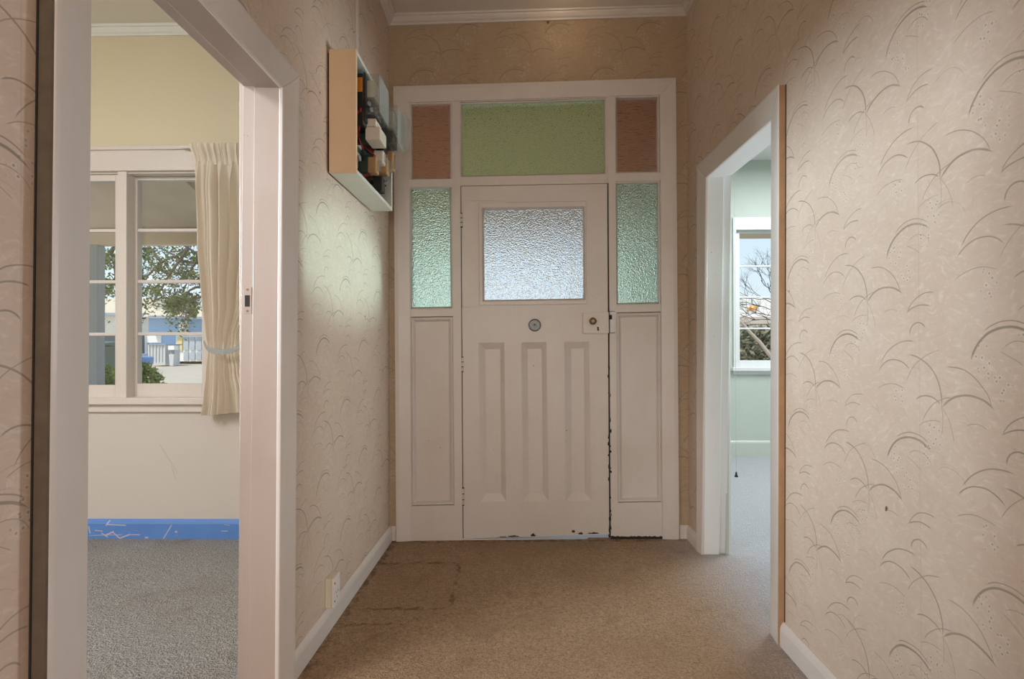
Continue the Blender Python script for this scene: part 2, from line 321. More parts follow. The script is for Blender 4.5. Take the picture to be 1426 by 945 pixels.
M = dict(
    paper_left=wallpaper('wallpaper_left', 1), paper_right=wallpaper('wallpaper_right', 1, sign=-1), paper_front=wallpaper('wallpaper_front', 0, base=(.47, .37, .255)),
    paint=paint('aged_cream_paint', (.72, .67, .63)), pink_paint=paint('aged_pinkish_paint', (.46, .37, .325)), paintv=paint('white_room_paint', (.86, .87, .87), dirt=.1),
    ceil=plain('ceiling_paint', (.74, .69, .62), .45, var=.05, scale=3), ceil_room=plain('room_ceiling_paint', (.80, .77, .73), .6, var=.03),
    cream_wall=plain('cream_wall_paint', (.74, .66, .47), .55, var=.05, scale=2.2, bump=.08, bscale=3),
    green_wall=plain('pale_green_wall_paint', (.58, .635, .565), .5, var=.05, scale=2.5),
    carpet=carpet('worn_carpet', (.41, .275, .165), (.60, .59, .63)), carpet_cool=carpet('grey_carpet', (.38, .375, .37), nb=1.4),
    green_glass=textured_glass('green_hammered_glass', (.84, 1.0, .81), 175, 1.0, .16, d=.011, ior=1.24), lime_glass=textured_glass('lime_hammered_glass', (.88, 1.0, .66), 170, .8, .2, d=.008, ior=1.22),
    red_glass=textured_glass('rust_reeded_glass', (.77, .43, .31), 110, .6, .25, (.2, 1, 3.2), d=.006), white_glass=textured_glass('clear_hammered_glass', (.99, .99, 1.0), 165, 1.0, .22, d=.010, ior=1.2),
    glass=clear_glass('window_glass'), plastic=clear_plastic('clear_meter_plastic'), plastic_front=clear_plastic('frosted_meter_front', .42),
    joint_brown=plain('dark_brown_joint', (.13, .10, .07), .8, var=.3, scale=30), raw=plain('bare_brown_timber', (.42, .25, .13), .7, var=.3, scale=14),
    gap=plain('dark_gap', (.03, .025, .02), .9), wood=plain('varnished_box_wood', (.80, .60, .385), .45, var=.1, scale=5), wood_w=plain('box_white_paint', (.72, .74, .68), .45),
    board=plain('dark_green_board', (.05, .085, .07), .45), black=plain('black_plastic', (.02, .02, .02), .35), orange=plain('orange_label', (.85, .30, .03), .5, var=.25, scale=60),
    paper=plain('label_paper', (.62, .60, .55), .7), ivory=plain('ivory_plastic', (.72, .66, .55), .4), brown=plain('brown_porcelain', (.45, .27, .13), .25, var=.25, scale=40),
    brass=plain('tarnished_brass', (.26, .19, .10), .42, .85), steel=plain('brushed_steel', (.24, .25, .25), .5, .85), redwire=plain('red_wire', (.55, .04, .03), .4),
    outlet=plain('outlet_plastic', (.72, .66, .54), .4), outlet_face=plain('outlet_face_plastic', (.80, .76, .72), .35),
)

# ================================================================== SETTING: the hall
ZC_L = aty(540.5, 36.5, D); ZC_R = aty(957.5, 23, D)     # lower cornice edge, out of level
CORN = .045
def zceil(x): return ZC_L.z + (ZC_R.z - ZC_L.z) * (x - XL) / (XR - XL)
def zfloor(x, y): return -.018 * max(0, min(1, (XR - x) / (XR - XL))) * max(0, min(1, (y - 1.7) / 1.4))
YB = -2.6
bm = B(); nx, ny = 12, 40; g = []
for j in range(ny + 1):
    y = YB + (D + .02 - YB) * j / ny; g.append([bm.verts.new((XL - .07 + (XR - XL + .14) * i / nx, y, zfloor(XL - .07 + (XR - XL + .14) * i / nx, y))) for i in range(nx + 1)])
for j in range(ny):
    for i in range(nx): bm.faces.new((g[j][i], g[j][i + 1], g[j + 1][i + 1], g[j + 1][i]))
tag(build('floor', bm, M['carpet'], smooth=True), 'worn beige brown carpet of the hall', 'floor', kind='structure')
bm = B(); loft(bm, [(XL - .12, YB, zceil(XL) + CORN), (XR + .12, YB, zceil(XR) + CORN), (XR + .12, D + .1, zceil(XR) + CORN), (XL - .12, D + .1, zceil(XL) + CORN)],
               [(XL - .12, YB, 3.4), (XR + .12, YB, 3.4), (XR + .12, D + .1, 3.4), (XL - .12, D + .1, 3.4)])
tag(build('ceiling', bm, M['ceil']), 'cream painted hall ceiling', 'ceiling', kind='structure')

T0, T1 = .012, .026      # splayed architrave: thin inside, thick outside
# left doorway measurements (y, z in the wall plane)
LO_t, LO_b = atx(417.5, 105.4, XL + T1), atx(412.8, 943, XL + T1)
LI_t, LI_b = atx(394.5, 122, XL + T0), atx(388.5, 940, XL + T0)
NO_t, NO_b = atx(78.5, 0, XL + T1), atx(68, 920, XL + T1)
NI_t, NI_b = atx(128.5, 0, XL + T0), atx(122, 920, XL + T0)
def yline(a, b, z): return a.y + (b.y - a.y) * (z - a.z) / (b.z - a.z)
zLO, zLI = LO_t.z, LI_t.z
WT = .122    # wall thickness
RO_t, RO_b = atx(970, 231, XR - T1), atx(968.5, 764, XR - T1)
RI_t, RI_b = atx(982.6, 247, XR - T0), atx(977, 770, XR - T0)
RNO_t, RNO_b = atx(1083.9, 117, XR - T1), atx(1082.2, 898, XR - T1)
RNI_t, RNI_b = atx(1073.5, 160, XR - T0), atx(1072, 881, XR - T0)
zRO, zRI = RO_t.z, RI_t.z
print('left door', NO_t.y, NI_t.y, LI_t.y, LO_t.y, zLI, zLO, 'right', RNO_t.y, RNI_t.y, RI_t.y, RO_t.y, zRI, zRO, RNO_t.z)
def side_wall(name, x0, x1, yn, yf, zt, mt, label):
    """wall slab between x0 and x1 with one door opening yn..yf (each a function of z), head zt"""
    bm = B(); zt1 = zceil(XL if x0 < 0 else XR) + CORN + .02
    def slab(pts): loft(bm, [(x0, y, z) for y, z in pts], [(x1, y, z) for y, z in pts])
    slab([(YB, -.06), (yn(-.06), -.06), (yn(zt), zt), (YB, zt)])
    slab([(yf(-.06), -.06), (D + .1, -.06), (D + .1, zt), (yf(zt), zt)])
    slab([(YB, zt), (D + .1, zt), (D + .1, zt1), (YB, zt1)])
    return tag(build(name, bm, mt), label, 'wall', kind='structure')
side_wall('wall_left', XL, XL - WT + .012, lambda z: yline(NI_t, NI_b, z) - .04, lambda z: yline(LI_t, LI_b, z) + .04, zLI + .04, M['paper_left'], 'hall wall on the left with faded grass wallpaper, holding the meter box')
side_wall('wall_right', XR, XR + WT - .012, lambda z: yline(RNI_t, RNI_b, z) - .04, lambda z: yline(RI_t, RI_b, z) + .04, zRI + .04, M['paper_right'], 'hall wall on the right with faded grass wallpaper')
bm = B(); box(bm, XL - .3, XR + .3, YB - .1, YB, -.06, 3.1)
tag(build('wall_back', bm, M['paper_front']), 'hall wall behind the camera', 'wall', kind='structure')
# front wall round the entrance
TL, TR, BR, BL_ = [aty(*q, D) for q in ((547.5, 120), (941.5, 108), (946, 748), (551.5, 751))]
bm = B(); ins = .02
def slaby(pts, y0=D, y1=D + .14): loft(bm, [(x, y0, z) for x, z in pts], [(x, y1, z) for x, z in pts])
slaby([(XL - .02, -.06), (BL_.x + ins, -.06), (TL.x + ins, TL.z - ins), (XL - .02, TL.z - ins)])
slaby([(BR.x - ins, -.06), (XR + .02, -.06), (XR + .02, TR.z - ins), (TR.x - ins, TR.z - ins)])
slaby([(XL - .02, TL.z - ins), (XR + .02, TR.z - ins), (XR + .02, 3.1), (XL - .02, 3.1)])
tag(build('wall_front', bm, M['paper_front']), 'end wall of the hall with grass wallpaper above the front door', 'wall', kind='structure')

# cornices: stepped profile (distance from the wall, height above the lower edge)
PROF = [(0, 0), (.010, 0), (.013, .008), (.022, .014), (.030, .026), (.034, .036), (.042, .037), (.046, .0455), (.046, .06), (0, .06)]
def cornice(name, a, b, n, label, mt):
    a, b, n = Vector(a), Vector(b), Vector(n); bm = B()
    loft(bm, [a + n * p + Vector((0, 0, q)) for p, q in PROF], [b + n * p + Vector((0, 0, q)) for p, q in PROF])
    return tag(build(name, bm, mt), label, 'cornice', kind='structure')
cornice('trim_1', (XL, D, ZC_L.z), (XR, D, ZC_R.z), (0, -1, 0), 'cream stepped cornice above the front door', M['paint'])
cornice('trim_2', (XL, YB, ZC_L.z), (XL, D, ZC_L.z), (1, 0, 0), 'cream cornice along the top of the left hall wall', M['paint'])
cornice('trim_3', (XR, YB, ZC_R.z), (XR, D, ZC_R.z), (-1, 0, 0), 'cream cornice along the top of the right hall wall', M['paint'])

# ------------------------------------------------------------------ side doorways
def doorway(name, x, sgn, O, I, NO, NI, zo, zi, zo_n, zi_n, label, plate_px):
    """x wall face, sgn +1 when the room lies to -x; O/I/NO/NI = (top, bottom) points of far outer, far inner, near outer, near inner edges"""
    r = empty(name, (x, (I[0].y + NI[0].y) / 2, 0), label, 'door frame', kind='structure')
    yo = lambda z: yline(*O, z); yi = lambda z: yline(*I, z); yno = lambda z: yline(*NO, z); yni = lambda z: yline(*NI, z)
    X0, X1, XW = x + sgn * T0, x + sgn * T1, x - sgn * .002; zb = -.02
    def arch(yi_, yo_, zi_, zo_):
        bm = B()
        loft(bm, [(XW, yi_(zb), zb), (X0, yi_(zb), zb), (X1 - sgn * .004, yo_(zb) + (yi_(zb) - yo_(zb)) * .12, zb), (X1 - sgn * .004, yo_(zb), zb), (XW, yo_(zb), zb)],
             [(XW, yi_(zi_), zi_), (X0, yi_(zi_), zi_), (X1, yo_(zo_) + (yi_(zo_) - yo_(zo_)) * .12, zo_ - (zo_ - zi_) * .12), (X1, yo_(zo_), zo_), (XW, yo_(zo_), zo_)])
        return bm
    build('architrave', arch(yi, yo, zi, zo), M['paint'], r, bevel=.003)
    build('architrave', arch(yni, yno, zi_n, zo_n), M['paint'], r, bevel=.003)
    bm = B(); f = .12
    loft(bm, [(XW, yi(zi), zi), (X0, yi(zi), zi), (X1, yo(zo) + (yi(zo) - yo(zo)) * f, zo - (zo - zi) * f), (X1, yo(zo), zo), (XW, yo(zo), zo)],
         [(XW, yni(zi_n), zi_n), (X0, yni(zi_n), zi_n), (X1, yno(zo_n) + (yni(zo_n) - yno(zo_n)) * f, zo_n - (zo_n - zi_n) * f), (X1, yno(zo_n), zo_n), (XW, yno(zo_n), zo_n)])
    build('head_architrave', bm, M['paint'], r, bevel=.003)
    Xa, Xm, Xb = x - sgn * .001, x - sgn * (WT - .040), x - sgn * (WT + .003); q = .003
    rb = .012
    pm = M['pink_paint'] if sgn > 0 else M['paintv']
    def jamb(yf, s, zt):
        bm = B()
        loft(bm, [(Xa, yf(zb) + s * q, zb), (Xm, yf(zb) + s * q, zb), (Xm, yf(zb) + s * (q + rb), zb), (Xb, yf(zb) + s * (q + rb), zb), (Xb, yf(zb) + s * .045, zb), (Xa, yf(zb) + s * .045, zb)],
             [(Xa, yf(zt) + s * q, zt), (Xm, yf(zt) + s * q, zt), (Xm, yf(zt) + s * (q + rb), zt), (Xb, yf(zt) + s * (q + rb), zt), (Xb, yf(zt) + s * .045, zt), (Xa, yf(zt) + s * .045, zt)])
        return bm
    j = build('jamb', jamb(yi, 1, zi + .03), pm, r, bevel=.0015)
    build('jamb', jamb(yni, -1, zi_n + .03), pm, r, bevel=.0015)
    bm = B(); y1, y0 = yi(zi) + .03, yni(zi_n) - .03
    def hp(y, z): return [(Xa, y, z + q), (Xm, y, z + q), (Xm, y, z + q + rb), (Xb, y, z + q + rb), (Xb, y, z + .045), (Xa, y, z + .045)]
    loft(bm, hp(y1, zi), hp(y0, zi_n)); build('head_jamb', bm, pm, r, bevel=.0015)
    # room-side architraves
    for yf, s in ((yi, 1), (yni, -1)):
        bm = B(); z2 = zi + .1
        box(bm, *sorted((Xb, Xb - sgn * .02)), *sorted((yf(1) + s * .046, yf(1) + s * .13)), zb, z2); build('room_architrave', bm, pm, r, bevel=.003)
    bm = B(); box(bm, *sorted((Xb, Xb - sgn * .02)), yni(1) - .046, yi(1) + .046, zi + .044, zi + .13); build('room_head_architrave', bm, pm, r, bevel=.003)
    # strike plate let into the rebate
    yy = yi(1.2) + q + rb; c = aty(*plate_px, yy); xm = (Xm + Xb) / 2
    bm = B(); box(bm, xm - .013, xm + .013, yy - .0012, yy + .002, c.z - .042, c.z + .042)
    sp_ = build('strike_plate', bm, pm, r, bevel=.0005)
    bm = B(); box(bm, xm - .0075, xm + .0075, yy - .002, yy + .001, c.z - .02, c.z + .016); build('latch_hole', bm, M['gap'], sp_)
    for dz in (-.034, .034):
        bm = B(); disc(bm, (xm, yy - .001, c.z + dz), (0, -1, 0), [(.004, 0), (.0035, .0012)], 8); build('screw', bm, M['brass'], sp_)
    return r
doorway('trim_4', XL, 1, (LO_t, LO_b), (LI_t, LI_b), (NO_t, NO_b), (NI_t, NI_b), zLO, zLI, zLO, zLI, 'cream painted doorway frame on the left, opening to the room with blue skirting', (344, 418))
zrn = zRO + (RNO_t.z - zRO); doorway('trim_5', XR, -1, (RO_t, RO_b), (RI_t, RI_b), (RNO_t, RNO_b), (RNI_t, RNI_b), zRO, zRI, RNO_t.z, zRI + (RNO_t.z - zRO), 'white painted doorway frame on the right, opening to the pale green room', (1011, 432))

for x, sg, o, zt, par, mt in ((XL, 1, (NO_t, NO_b), 3.0, 'trim_4', 'joint_brown'), (XR, -1, (RNO_t, RNO_b), RNO_t.z - .004, 'trim_5', 'raw')):
    par = bpy.data.objects[par]; zt = min(zt, zLO - .004) if sg > 0 else zt
    for (dy0, dy1, th, mm, nm) in ((-.0045, .0005, T1 - .003, mt, 'architrave_edge'), (-.0068, -.0045, .0025, 'gap', 'wall_crack')):
        bm = B(); ya = [yline(*o, z) for z in (-.02, zt)]
        loft(bm, [(x, ya[0] + dy0, -.02), (x + sg * th, ya[0] + dy0, -.02), (x + sg * th, ya[0] + dy1, -.02), (x, ya[0] + dy1, -.02)], [(x, ya[1] + dy0, zt), (x + sg * th, ya[1] + dy0, zt), (x + sg * th, ya[1] + dy1, zt), (x, ya[1] + dy1, zt)])
        build(nm, bm, M[mm], par)
# ------------------------------------------------------------------ baseboards
def skirting(name, a, b, n, h, mt, label, t=.018):
    a, b, n = Vector(a), Vector(b), Vector(n); bm = B(); z = Vector((0, 0, 1))
    pr = [(0, -.03), (t, -.03), (t, h - .024), (t - .004, h - .012), (.006, h), (0, h)]
    loft(bm, [a + n * p + z * q for p, q in pr], [b + n * p + z * q for p, q in pr])
    return tag(build(name, bm, mt), label, 'baseboard', kind='structure')
zf = zfloor(XL, D)
skirting('baseboard_left', (XL, LO_b.y - .004, 0), (XL, D, zf), (1, 0, 0), .088, M['paint'], 'cream baseboard along the left hall wall below the outlet')
skirting('baseboard_left', (XL, YB, 0), (XL, NO_b.y, 0), (1, 0, 0), .088, M['paint'], 'cream baseboard on the near left hall wall')
skirting('baseboard_right', (XR, YB, 0), (XR, RNO_b.y + .004, 0), (-1, 0, 0), .088, M['paint'], 'cream baseboard along the near right hall wall')
skirting('baseboard_right', (XR, RO_b.y - .004, 0), (XR, D, 0), (-1, 0, 0), .075, M['paint'], 'short cream baseboard between right doorway and front door corner')
skirting('baseboard_front', (XL + .01, D, zf), (BL_.x, D, zf), (0, -1, 0), .082, M['paint'], 'short cream baseboard left of the front door frame', .012)
skirting('baseboard_front', (BR.x, D, 0), (XR - .01, D, 0), (0, -1, 0), .075, M['paint'], 'short cream baseboard right of the front door frame', .012)

# ================================================================== FRONT ENTRANCE
YA, YM, YG, YL = D - .024, D - .010, D + .035, D - .004     # architrave face, frame face, glass, door leaf face
ent = empty('trim_6', (BL_.x * .5 + BR.x * .5, D, 0), 'cream front door surround with sidelights and transom of coloured textured glass', 'door frame', kind='structure')
# architrave pieces, mitred
def arch_piece(o0, o1, i1, i0):
    bm = B(); O0, O1 = aty(*o0, YA), aty(*o1, YA); I1, I0 = aty(*i1, YA + .010), aty(*i0, YA + .010)
    m0, m1 = O0.lerp(I0, .25), O1.lerp(I1, .25); m0.y = m1.y = YA
    def bk(p): return Vector((p.x, D + .002, p.z))
    loft(bm, [bk(O0), O0, m0, I0, bk(I0)], [bk(O1), O1, m1, I1, bk(I1)]); return bm
oTL, oTR, oBR, oBL = (547.5, 120), (941.5, 108), (946, 751), (551.5, 755)
iTL, iTR, iBR, iBL = (569.5, 142.5), (919, 131.5), (922.8, 751), (572.8, 755)
build('side_architrave', arch_piece(oTL, oBL, iBL, iTL), M['paint'], ent, bevel=.002)
build('side_architrave', arch_piece(oTR, oBR, iBR, iTR), M['paint'], ent, bevel=.002)
build('head_architrave', arch_piece(oTL, oTR, iTR, iTL), M['paint'], ent, bevel=.002)
# mullions, rails
YK = D + .07
def bar(name, px, y0=YM, mt='paint', b=.002):
    bm = B(); qy(bm, px, y0, YK); return build(name, bm, M[mt], ent, bevel=b)
bar('mullion', [(628.8, 139), (640.5, 139), (644.3, 755), (633, 755)])
bar('mullion', [(846.6, 130), (856.6, 130), (861, 751), (850.8, 751)])
bar('mullion_filler', [(844.4, 131), (848.5, 131), (849.2, 254.6), (845, 254.7)], YM + .001)
bar('transom_rail', [(640, 246), (845.5, 242), (845.5, 254.8), (640.5, 258.6)])
bar('frame_head', [(566, 134), (922, 124), (922, 133.6), (566, 144.5)], YM + .004)
bar('frame_stile', [(562, 138), (570.5, 138), (574, 755), (566, 755)], YM + .004)
bar('frame_stile', [(918, 126), (926, 126), (929, 751), (921.6, 751)], YM + .004)
bar('sidelight_rail', [(570, 249.6), (630, 248.9), (630, 260), (570, 261)])
bar('sidelight_rail', [(856, 240.6), (919.5, 239.6), (920, 251.6), (856.5, 252.6)])
bar('sidelight_rail', [(571, 430.3), (632, 429), (632, 440), (571, 441)])
bar('sidelight_rail', [(857, 424.4), (921, 423.4), (921, 433.6), (857, 435)])
bar('bottom_rail', [(572, 704.4), (634, 703.2), (634, 755), (572, 755)])
bar('bottom_rail', [(859, 699.8), (922, 699), (923, 751), (859, 751)])
def pane(px, mt, label, parent=ent, bead=2.2, yg=YG):
    """glass with sloping glazing beads; px = visible glass corners TL TR BR BL on the frame face"""
    G = [aty(u, v, yg - .006) for u, v in px]
    bm = B(); loft(bm, [Vector((p.x, yg - .003, p.z)) for p in [aty(*q, yg) for q in grow(px, 5)]], [Vector((p.x, yg + .003, p.z)) for p in [aty(*q, yg) for q in grow(px, 5)]])
    o = build('glass_pane', bm, M[mt], parent); tag(o, label)
    bm = B(); y2 = yg - .004
    rings(bm, [[aty(*q, YM + .008) for q in grow(px, bead + 1.6)], [aty(*q, YM + .008) for q in grow(px, bead)], [aty(*q, YM + .014) for q in grow(px, bead - .6)],
               [aty(*q, y2) for q in px], [aty(*q, y2) for q in grow(px, 7)]])
    build('glazing_bead', bm, M['paint'], parent)
    return o
def grow(px, d):
    c = (sum(p[0] for p in px) / len(px), sum(p[1] for p in px) / len(px))
    return [(u + (d if u > c[0] else -d), v + (d if v > c[1] else -d)) for u, v in px]
pane([(574.5, 147.5), (625, 146.5), (625.6, 247.3), (574.8, 248.2)], 'red_glass', 'rust red reeded glass pane at top left')
pane([(859.4, 138.6), (913.5, 137.4), (914, 238), (859.8, 238.8)], 'red_glass', 'rust red reeded glass pane at top right')
pane([(643.8, 147), (840.6, 140.6), (841, 240.4), (644, 244.8)], 'lime_glass', 'wide lime green hammered glass pane above the door')
pane([(573.2, 264.2), (626.2, 263), (627.6, 426.6), (574.2, 427.6)], 'green_glass', 'tall mint green hammered glass sidelight, left')
pane([(859.6, 257), (914.4, 255.8), (915.4, 420.6), (860.6, 421.6)], 'green_glass', 'tall mint green hammered glass sidelight, right')
def sunk_panel(name, px, inner, y0, dep, parent, mt='paint', step=0.0):
    """moulded recess: outer corners px on plane y0 fall to inner corners at y0+dep"""
    o = [aty(*q, y0) for q in px]; i = [aty(*q, y0) for q in inner]
    i = [Vector((p.x, y0 + dep, p.z)) for p in i]
    bm = B(); L = [[Vector((p.x, y0 + .012, p.z)) for p in o], o]
    if step:   # small raised lip round the moulding
        o2 = [a.lerp(b, .22) for a, b in zip(o, i)]; L[1] = [Vector((p.x, y0 - step, p.z)) for p in o]
        L += [[Vector((p.x, y0 - step, p.z)) for p in o2]]
    L += [i, [Vector((p.x, y0 + dep + .004, p.z)) for p in i]]
    rings(bm, L, close=True); return build(name, bm, M[mt], parent)
for px in ([(571.6, 441.2), (631.6, 440.2), (633.4, 703.4), (573.2, 704.6)], [(857.4, 435.2), (920.8, 433.8), (921.8, 699.2), (859.2, 700)]):
    px2 = grow(px, -3.5); px3 = grow(px, -7)
    lo = [[aty(*q, YM + .012) for q in grow(px, 2)], [aty(*q, YM + .012) for q in grow(px, -1.2)], [aty(*q, YM + .007) for q in grow(px, -1.8)], [aty(*q, YM + .007) for q in px2], [aty(*q, YM + .028) for q in px3], [aty(*q, YM + .030) for q in px3]]
    bm = B(); rings(bm, lo, close=True); build('lower_panel', bm, M['paint'], ent)
    bm = B(); qy(bm, grow(px, 2), YM + .04, YM + .06); build('panel_backing', bm, M['paint'], ent)
    q = grow(px, .4)   # strips painted dark for groove shadow and dirt round the panel
    for a, b, dx, dy in ((q[0], q[1], 0, .9), (q[1], q[2], -.8, 0), (q[3], q[2], 0, -1.1), (q[0], q[3], .8, 0)):
        bm = B(); qy(bm, [a, b, (b[0] + dx, b[1] + dy), (a[0] + dx, a[1] + dy)], YM + .006, YM + .0125); build('shadow_grime_joint', bm, M['joint_brown'], ent)

door = empty('door_1', (aty(746, 750, D).x, D, 0), 'cream painted front door with square textured glass and three tall panels', 'door', kind='structure')
dTL, dTR, dBR, dBL = (642.2, 259.6), (845.6, 255.8), (848.4, 743.6), (645.6, 749.6)
gO = [(664, 280), (818.4, 277.6), (819.4, 425.4), (665, 427.6)]; gI = [(673.4, 291.6), (812, 289.4), (813, 415), (674.4, 417.2)]
PAN = [[(663.4, 474.6), (703.8, 474), (707, 700.4), (667, 701)], [(723.4, 474), (762.6, 473.4), (766, 700), (726.2, 700.6)], [(783, 473.4), (822.4, 472.8), (825.4, 699.4), (785, 700)]]
PIN = [[(675, 486), (696.4, 485.6), (698, 688.2), (677.2, 688.6)], [(734.6, 485.6), (754.4, 485.2), (756.6, 687.6), (736.6, 688)], [(795.6, 485), (813.6, 484.6), (815.6, 687), (796.6, 687.4)]]
def strip(px): bm = B(); qy(bm, px, YL, YL + .042); return bm
bm = B()   # the leaf: stiles and rails as one slab with openings
def leaf_quad(px): qy(bm, px, YL, YL + .042)
leaf_quad([dTL, dTR, (845.7, gO[1][1]), (642.4, gO[0][1])]); leaf_quad([(642.4, 280), gO[0], gO[3], (643.6, 427.6)]); leaf_quad([gO[1], (845.7, 277.6), (846.4, 425.4), gO[2]])
leaf_quad([(643.2, 427.9), (846.4, 425.1), (846.7, 472.5), (643.8, 474.9)])
leaf_quad([(643.8, 474.9), PAN[0][0], PAN[0][3], (645.2, 701.2)]); leaf_quad([PAN[0][1], PAN[1][0], PAN[1][3], PAN[0][2]]); leaf_quad([PAN[1][1], PAN[2][0], PAN[2][3], PAN[1][2]])
leaf_quad([PAN[2][1], (846.7, 472.6), (848.1, 699.2), PAN[2][2]]); leaf_quad([(645.2, 701.2), (848.1, 699.2), dBR, dBL])
build('door_leaf', bm, M['paint'], door)
for a, b in zip(PAN, PIN): sunk_panel('sunk_panel', a, b, YL, .020, door, step=.003)
bm = B(); rings(bm, [[aty(*q, YL + .01) for q in gO], [aty(*q, YL - .006) for q in gO], [aty(*q, YL - .006) for q in grow(gO, -2)], [aty(*q, YL) for q in grow(gO, -3)], [aty(*q, YL) for q in grow(gI, 2.5)], [Vector((p.x, YL + .018, p.z)) for p in [aty(*q, YL) for q in gI]], [Vector((p.x, YL + .03, p.z)) for p in [aty(*q, YL) for q in gI]]])
build('glazing_bead', bm, M['paint'], door)
bm = B(); qy(bm, grow(gI, 4), YL + .017, YL + .023); tag(build('glass_pane', bm, M['white_glass'], door), 'square clear hammered glass pane in the front door')
# hinges
for v0, v1, u in ((297, 316, 642.6), (497, 517, 644), (679, 703, 645)):
    a, b = aty(u, v0, YL - .006), aty(u + .2, v1, YL - .006); bm = B()
    hg = build('hinge', tube(bm, [a, b], .0062, 10), M['paint'], door, smooth=True)
    for t in (.0, .34, .67, 1):
        p = a.lerp(b, t); bm = B(); tube(bm, [p - Vector((0, 0, .002)), p + Vector((0, 0, .002))], .0068, 10); build('knuckle_joint', bm, M['gap'], hg)
# dial
c = aty(744.6, 452.6, YL - .002); bm = B()
disc(bm, c, (0, -1, 0), [(.036, 0), (.0365, .006), (.034, .012), (.030, .0135), (.029, .010), (.012, .0105), (.011, .014), (.004, .0145)], 36)
dl = build('round_lock_dial', bm, M['steel'], door, smooth=False); tag(dl, 'round brushed metal lock dial')
bm = B(); disc(bm, c + Vector((-.001, 0, .002)), (0, -1, 0), [(.0055, .012), (.0045, .0156)], 12); build('dial_keyhole', bm, M['gap'], dl)
# rim lock
bm = B(); qy(bm, [(812, 435.2), (847.6, 434.4), (848.2, 463.6), (812.2, 464.2)], YL - .022, YL); rl = build('rim_lock', bm, M['paint'], door, bevel=.002)
c = aty(825, 447.2, YL - .022); bm = B(); disc(bm, c, (0, -1, 0), [(.008, 0), (.008, .012), (.019, .018), (.021, .026), (.017, .033), (.006, .035)], 20)
tag(build('door_knob', bm, M['brass'], rl, smooth=True), 'small tarnished brass knob')
c = aty(832.6, 456, YL - .022); bm = B(); disc(bm, c, (0, -1, 0), [(.0055, -.001), (.005, .002)], 12); box(bm, c.x - .003, c.x + .006, c.y - .002, c.y, c.z - .018, c.z - .004); build('keyhole_cover', bm, M['gap'], rl)
for u, v in ((838.5, 438.6), (815, 448), (815, 455.5), (845, 460)):
    c = aty(u, v, YL - .022); bm = B(); disc(bm, c, (0, -1, 0), [(.0032, 0), (.0025, .0012)], 8); build('screw', bm, M['ivory'], rl)
bm = B(); qy(bm, [(849.2, 433.6), (856, 433.4), (856.3, 462.6), (849.5, 462.8)], YM - .018, YM); kp = build('lock_keeper', bm, M['paint'], ent, bevel=.001)
bm = B(); qy(bm, [(848.9, 438.4), (852.2, 438.3), (852.3, 444.4), (849, 444.5)], YM - .0195, YM - .01); build('keeper_slot', bm, M['gap'], kp)
for v in (433.4, 462.8):
    bm = B(); qy(bm, [(849, v - .5), (856.4, v - .5), (856.4, v + .5), (849, v + .5)], YM - .0175, YM - .004); build('keeper_edge', bm, M['gap'], kp)
# dark shadow-gap lining behind the leaf, top and sides, and the worn threshold edge
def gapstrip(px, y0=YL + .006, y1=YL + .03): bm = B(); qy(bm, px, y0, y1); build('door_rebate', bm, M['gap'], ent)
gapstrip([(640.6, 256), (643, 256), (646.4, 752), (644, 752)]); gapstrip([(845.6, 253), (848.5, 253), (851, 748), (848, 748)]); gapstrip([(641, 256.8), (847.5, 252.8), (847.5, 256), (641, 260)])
# flaked paint along the foot of the door
k = rnd
for (u0, u1, v, hh) in ((695, 706, 747.4, 1.5), (707, 723, 746.8, 2.4), (739, 746, 745.6, 4.0), (796, 801, 740.2, 3.4), (805, 812, 743, 3.2), (818, 834, 742.6, 2.2)):
    n = 9; top = []; bot = []
    for i in range(n + 1):
        u = u0 + (u1 - u0) * i / n; e_ = math.sin(math.pi * i / n) ** .5 if 0 < i < n else .1
        top.append((u, v - hh * e_ * k.uniform(.45, 1))); bot.append((u, v + hh * .35 * e_ * k.uniform(.3, 1)))
    bm = B(); A = [aty(*q, YL - .0006) for q in top + bot[::-1]]; loft(bm, A, [p + Vector((0, .002, 0)) for p in A]); build('flaked_paint_patch', bm, M['gap'], door)

bm = B()
for i in range(34):
    v = k.uniform(470, 742); u = 847.2 + (v - 472) * .0062 + k.uniform(-.9, 2.6); hh = k.uniform(1.0, 4.5); ww = k.uniform(.5, 1.5)
    ps = [aty(u + ww * math.cos(a) * k.uniform(.6, 1.1), v + hh * math.sin(a) * k.uniform(.6, 1.1), YM - .0012 if u > 849.5 else YL - .0008) for a in (0, .9, 1.8, 2.7, 3.6, 4.5, 5.4)]
    loft(bm, ps, [p + Vector((0, .003, 0)) for p in ps])
o = build('flaked_paint_edge', bm, M['gap'], door); o['kind'] = 'stuff'
bm = B(); n = 40; ps = []
for i in range(n + 1): ps.append((850.5 + 73 * i / n, 747.0 - 1.2 * k.random()))
ps = [aty(*q, YM - .001) for q in ps + [(923.5, 750.5), (850.5, 750.8)]]; loft(bm, ps, [p + Vector((0, .004, 0)) for p in ps]); build('dirt_shadow_gap', bm, M['gap'], ent)  # strip painted dark for dirt and crack shadow under the frame

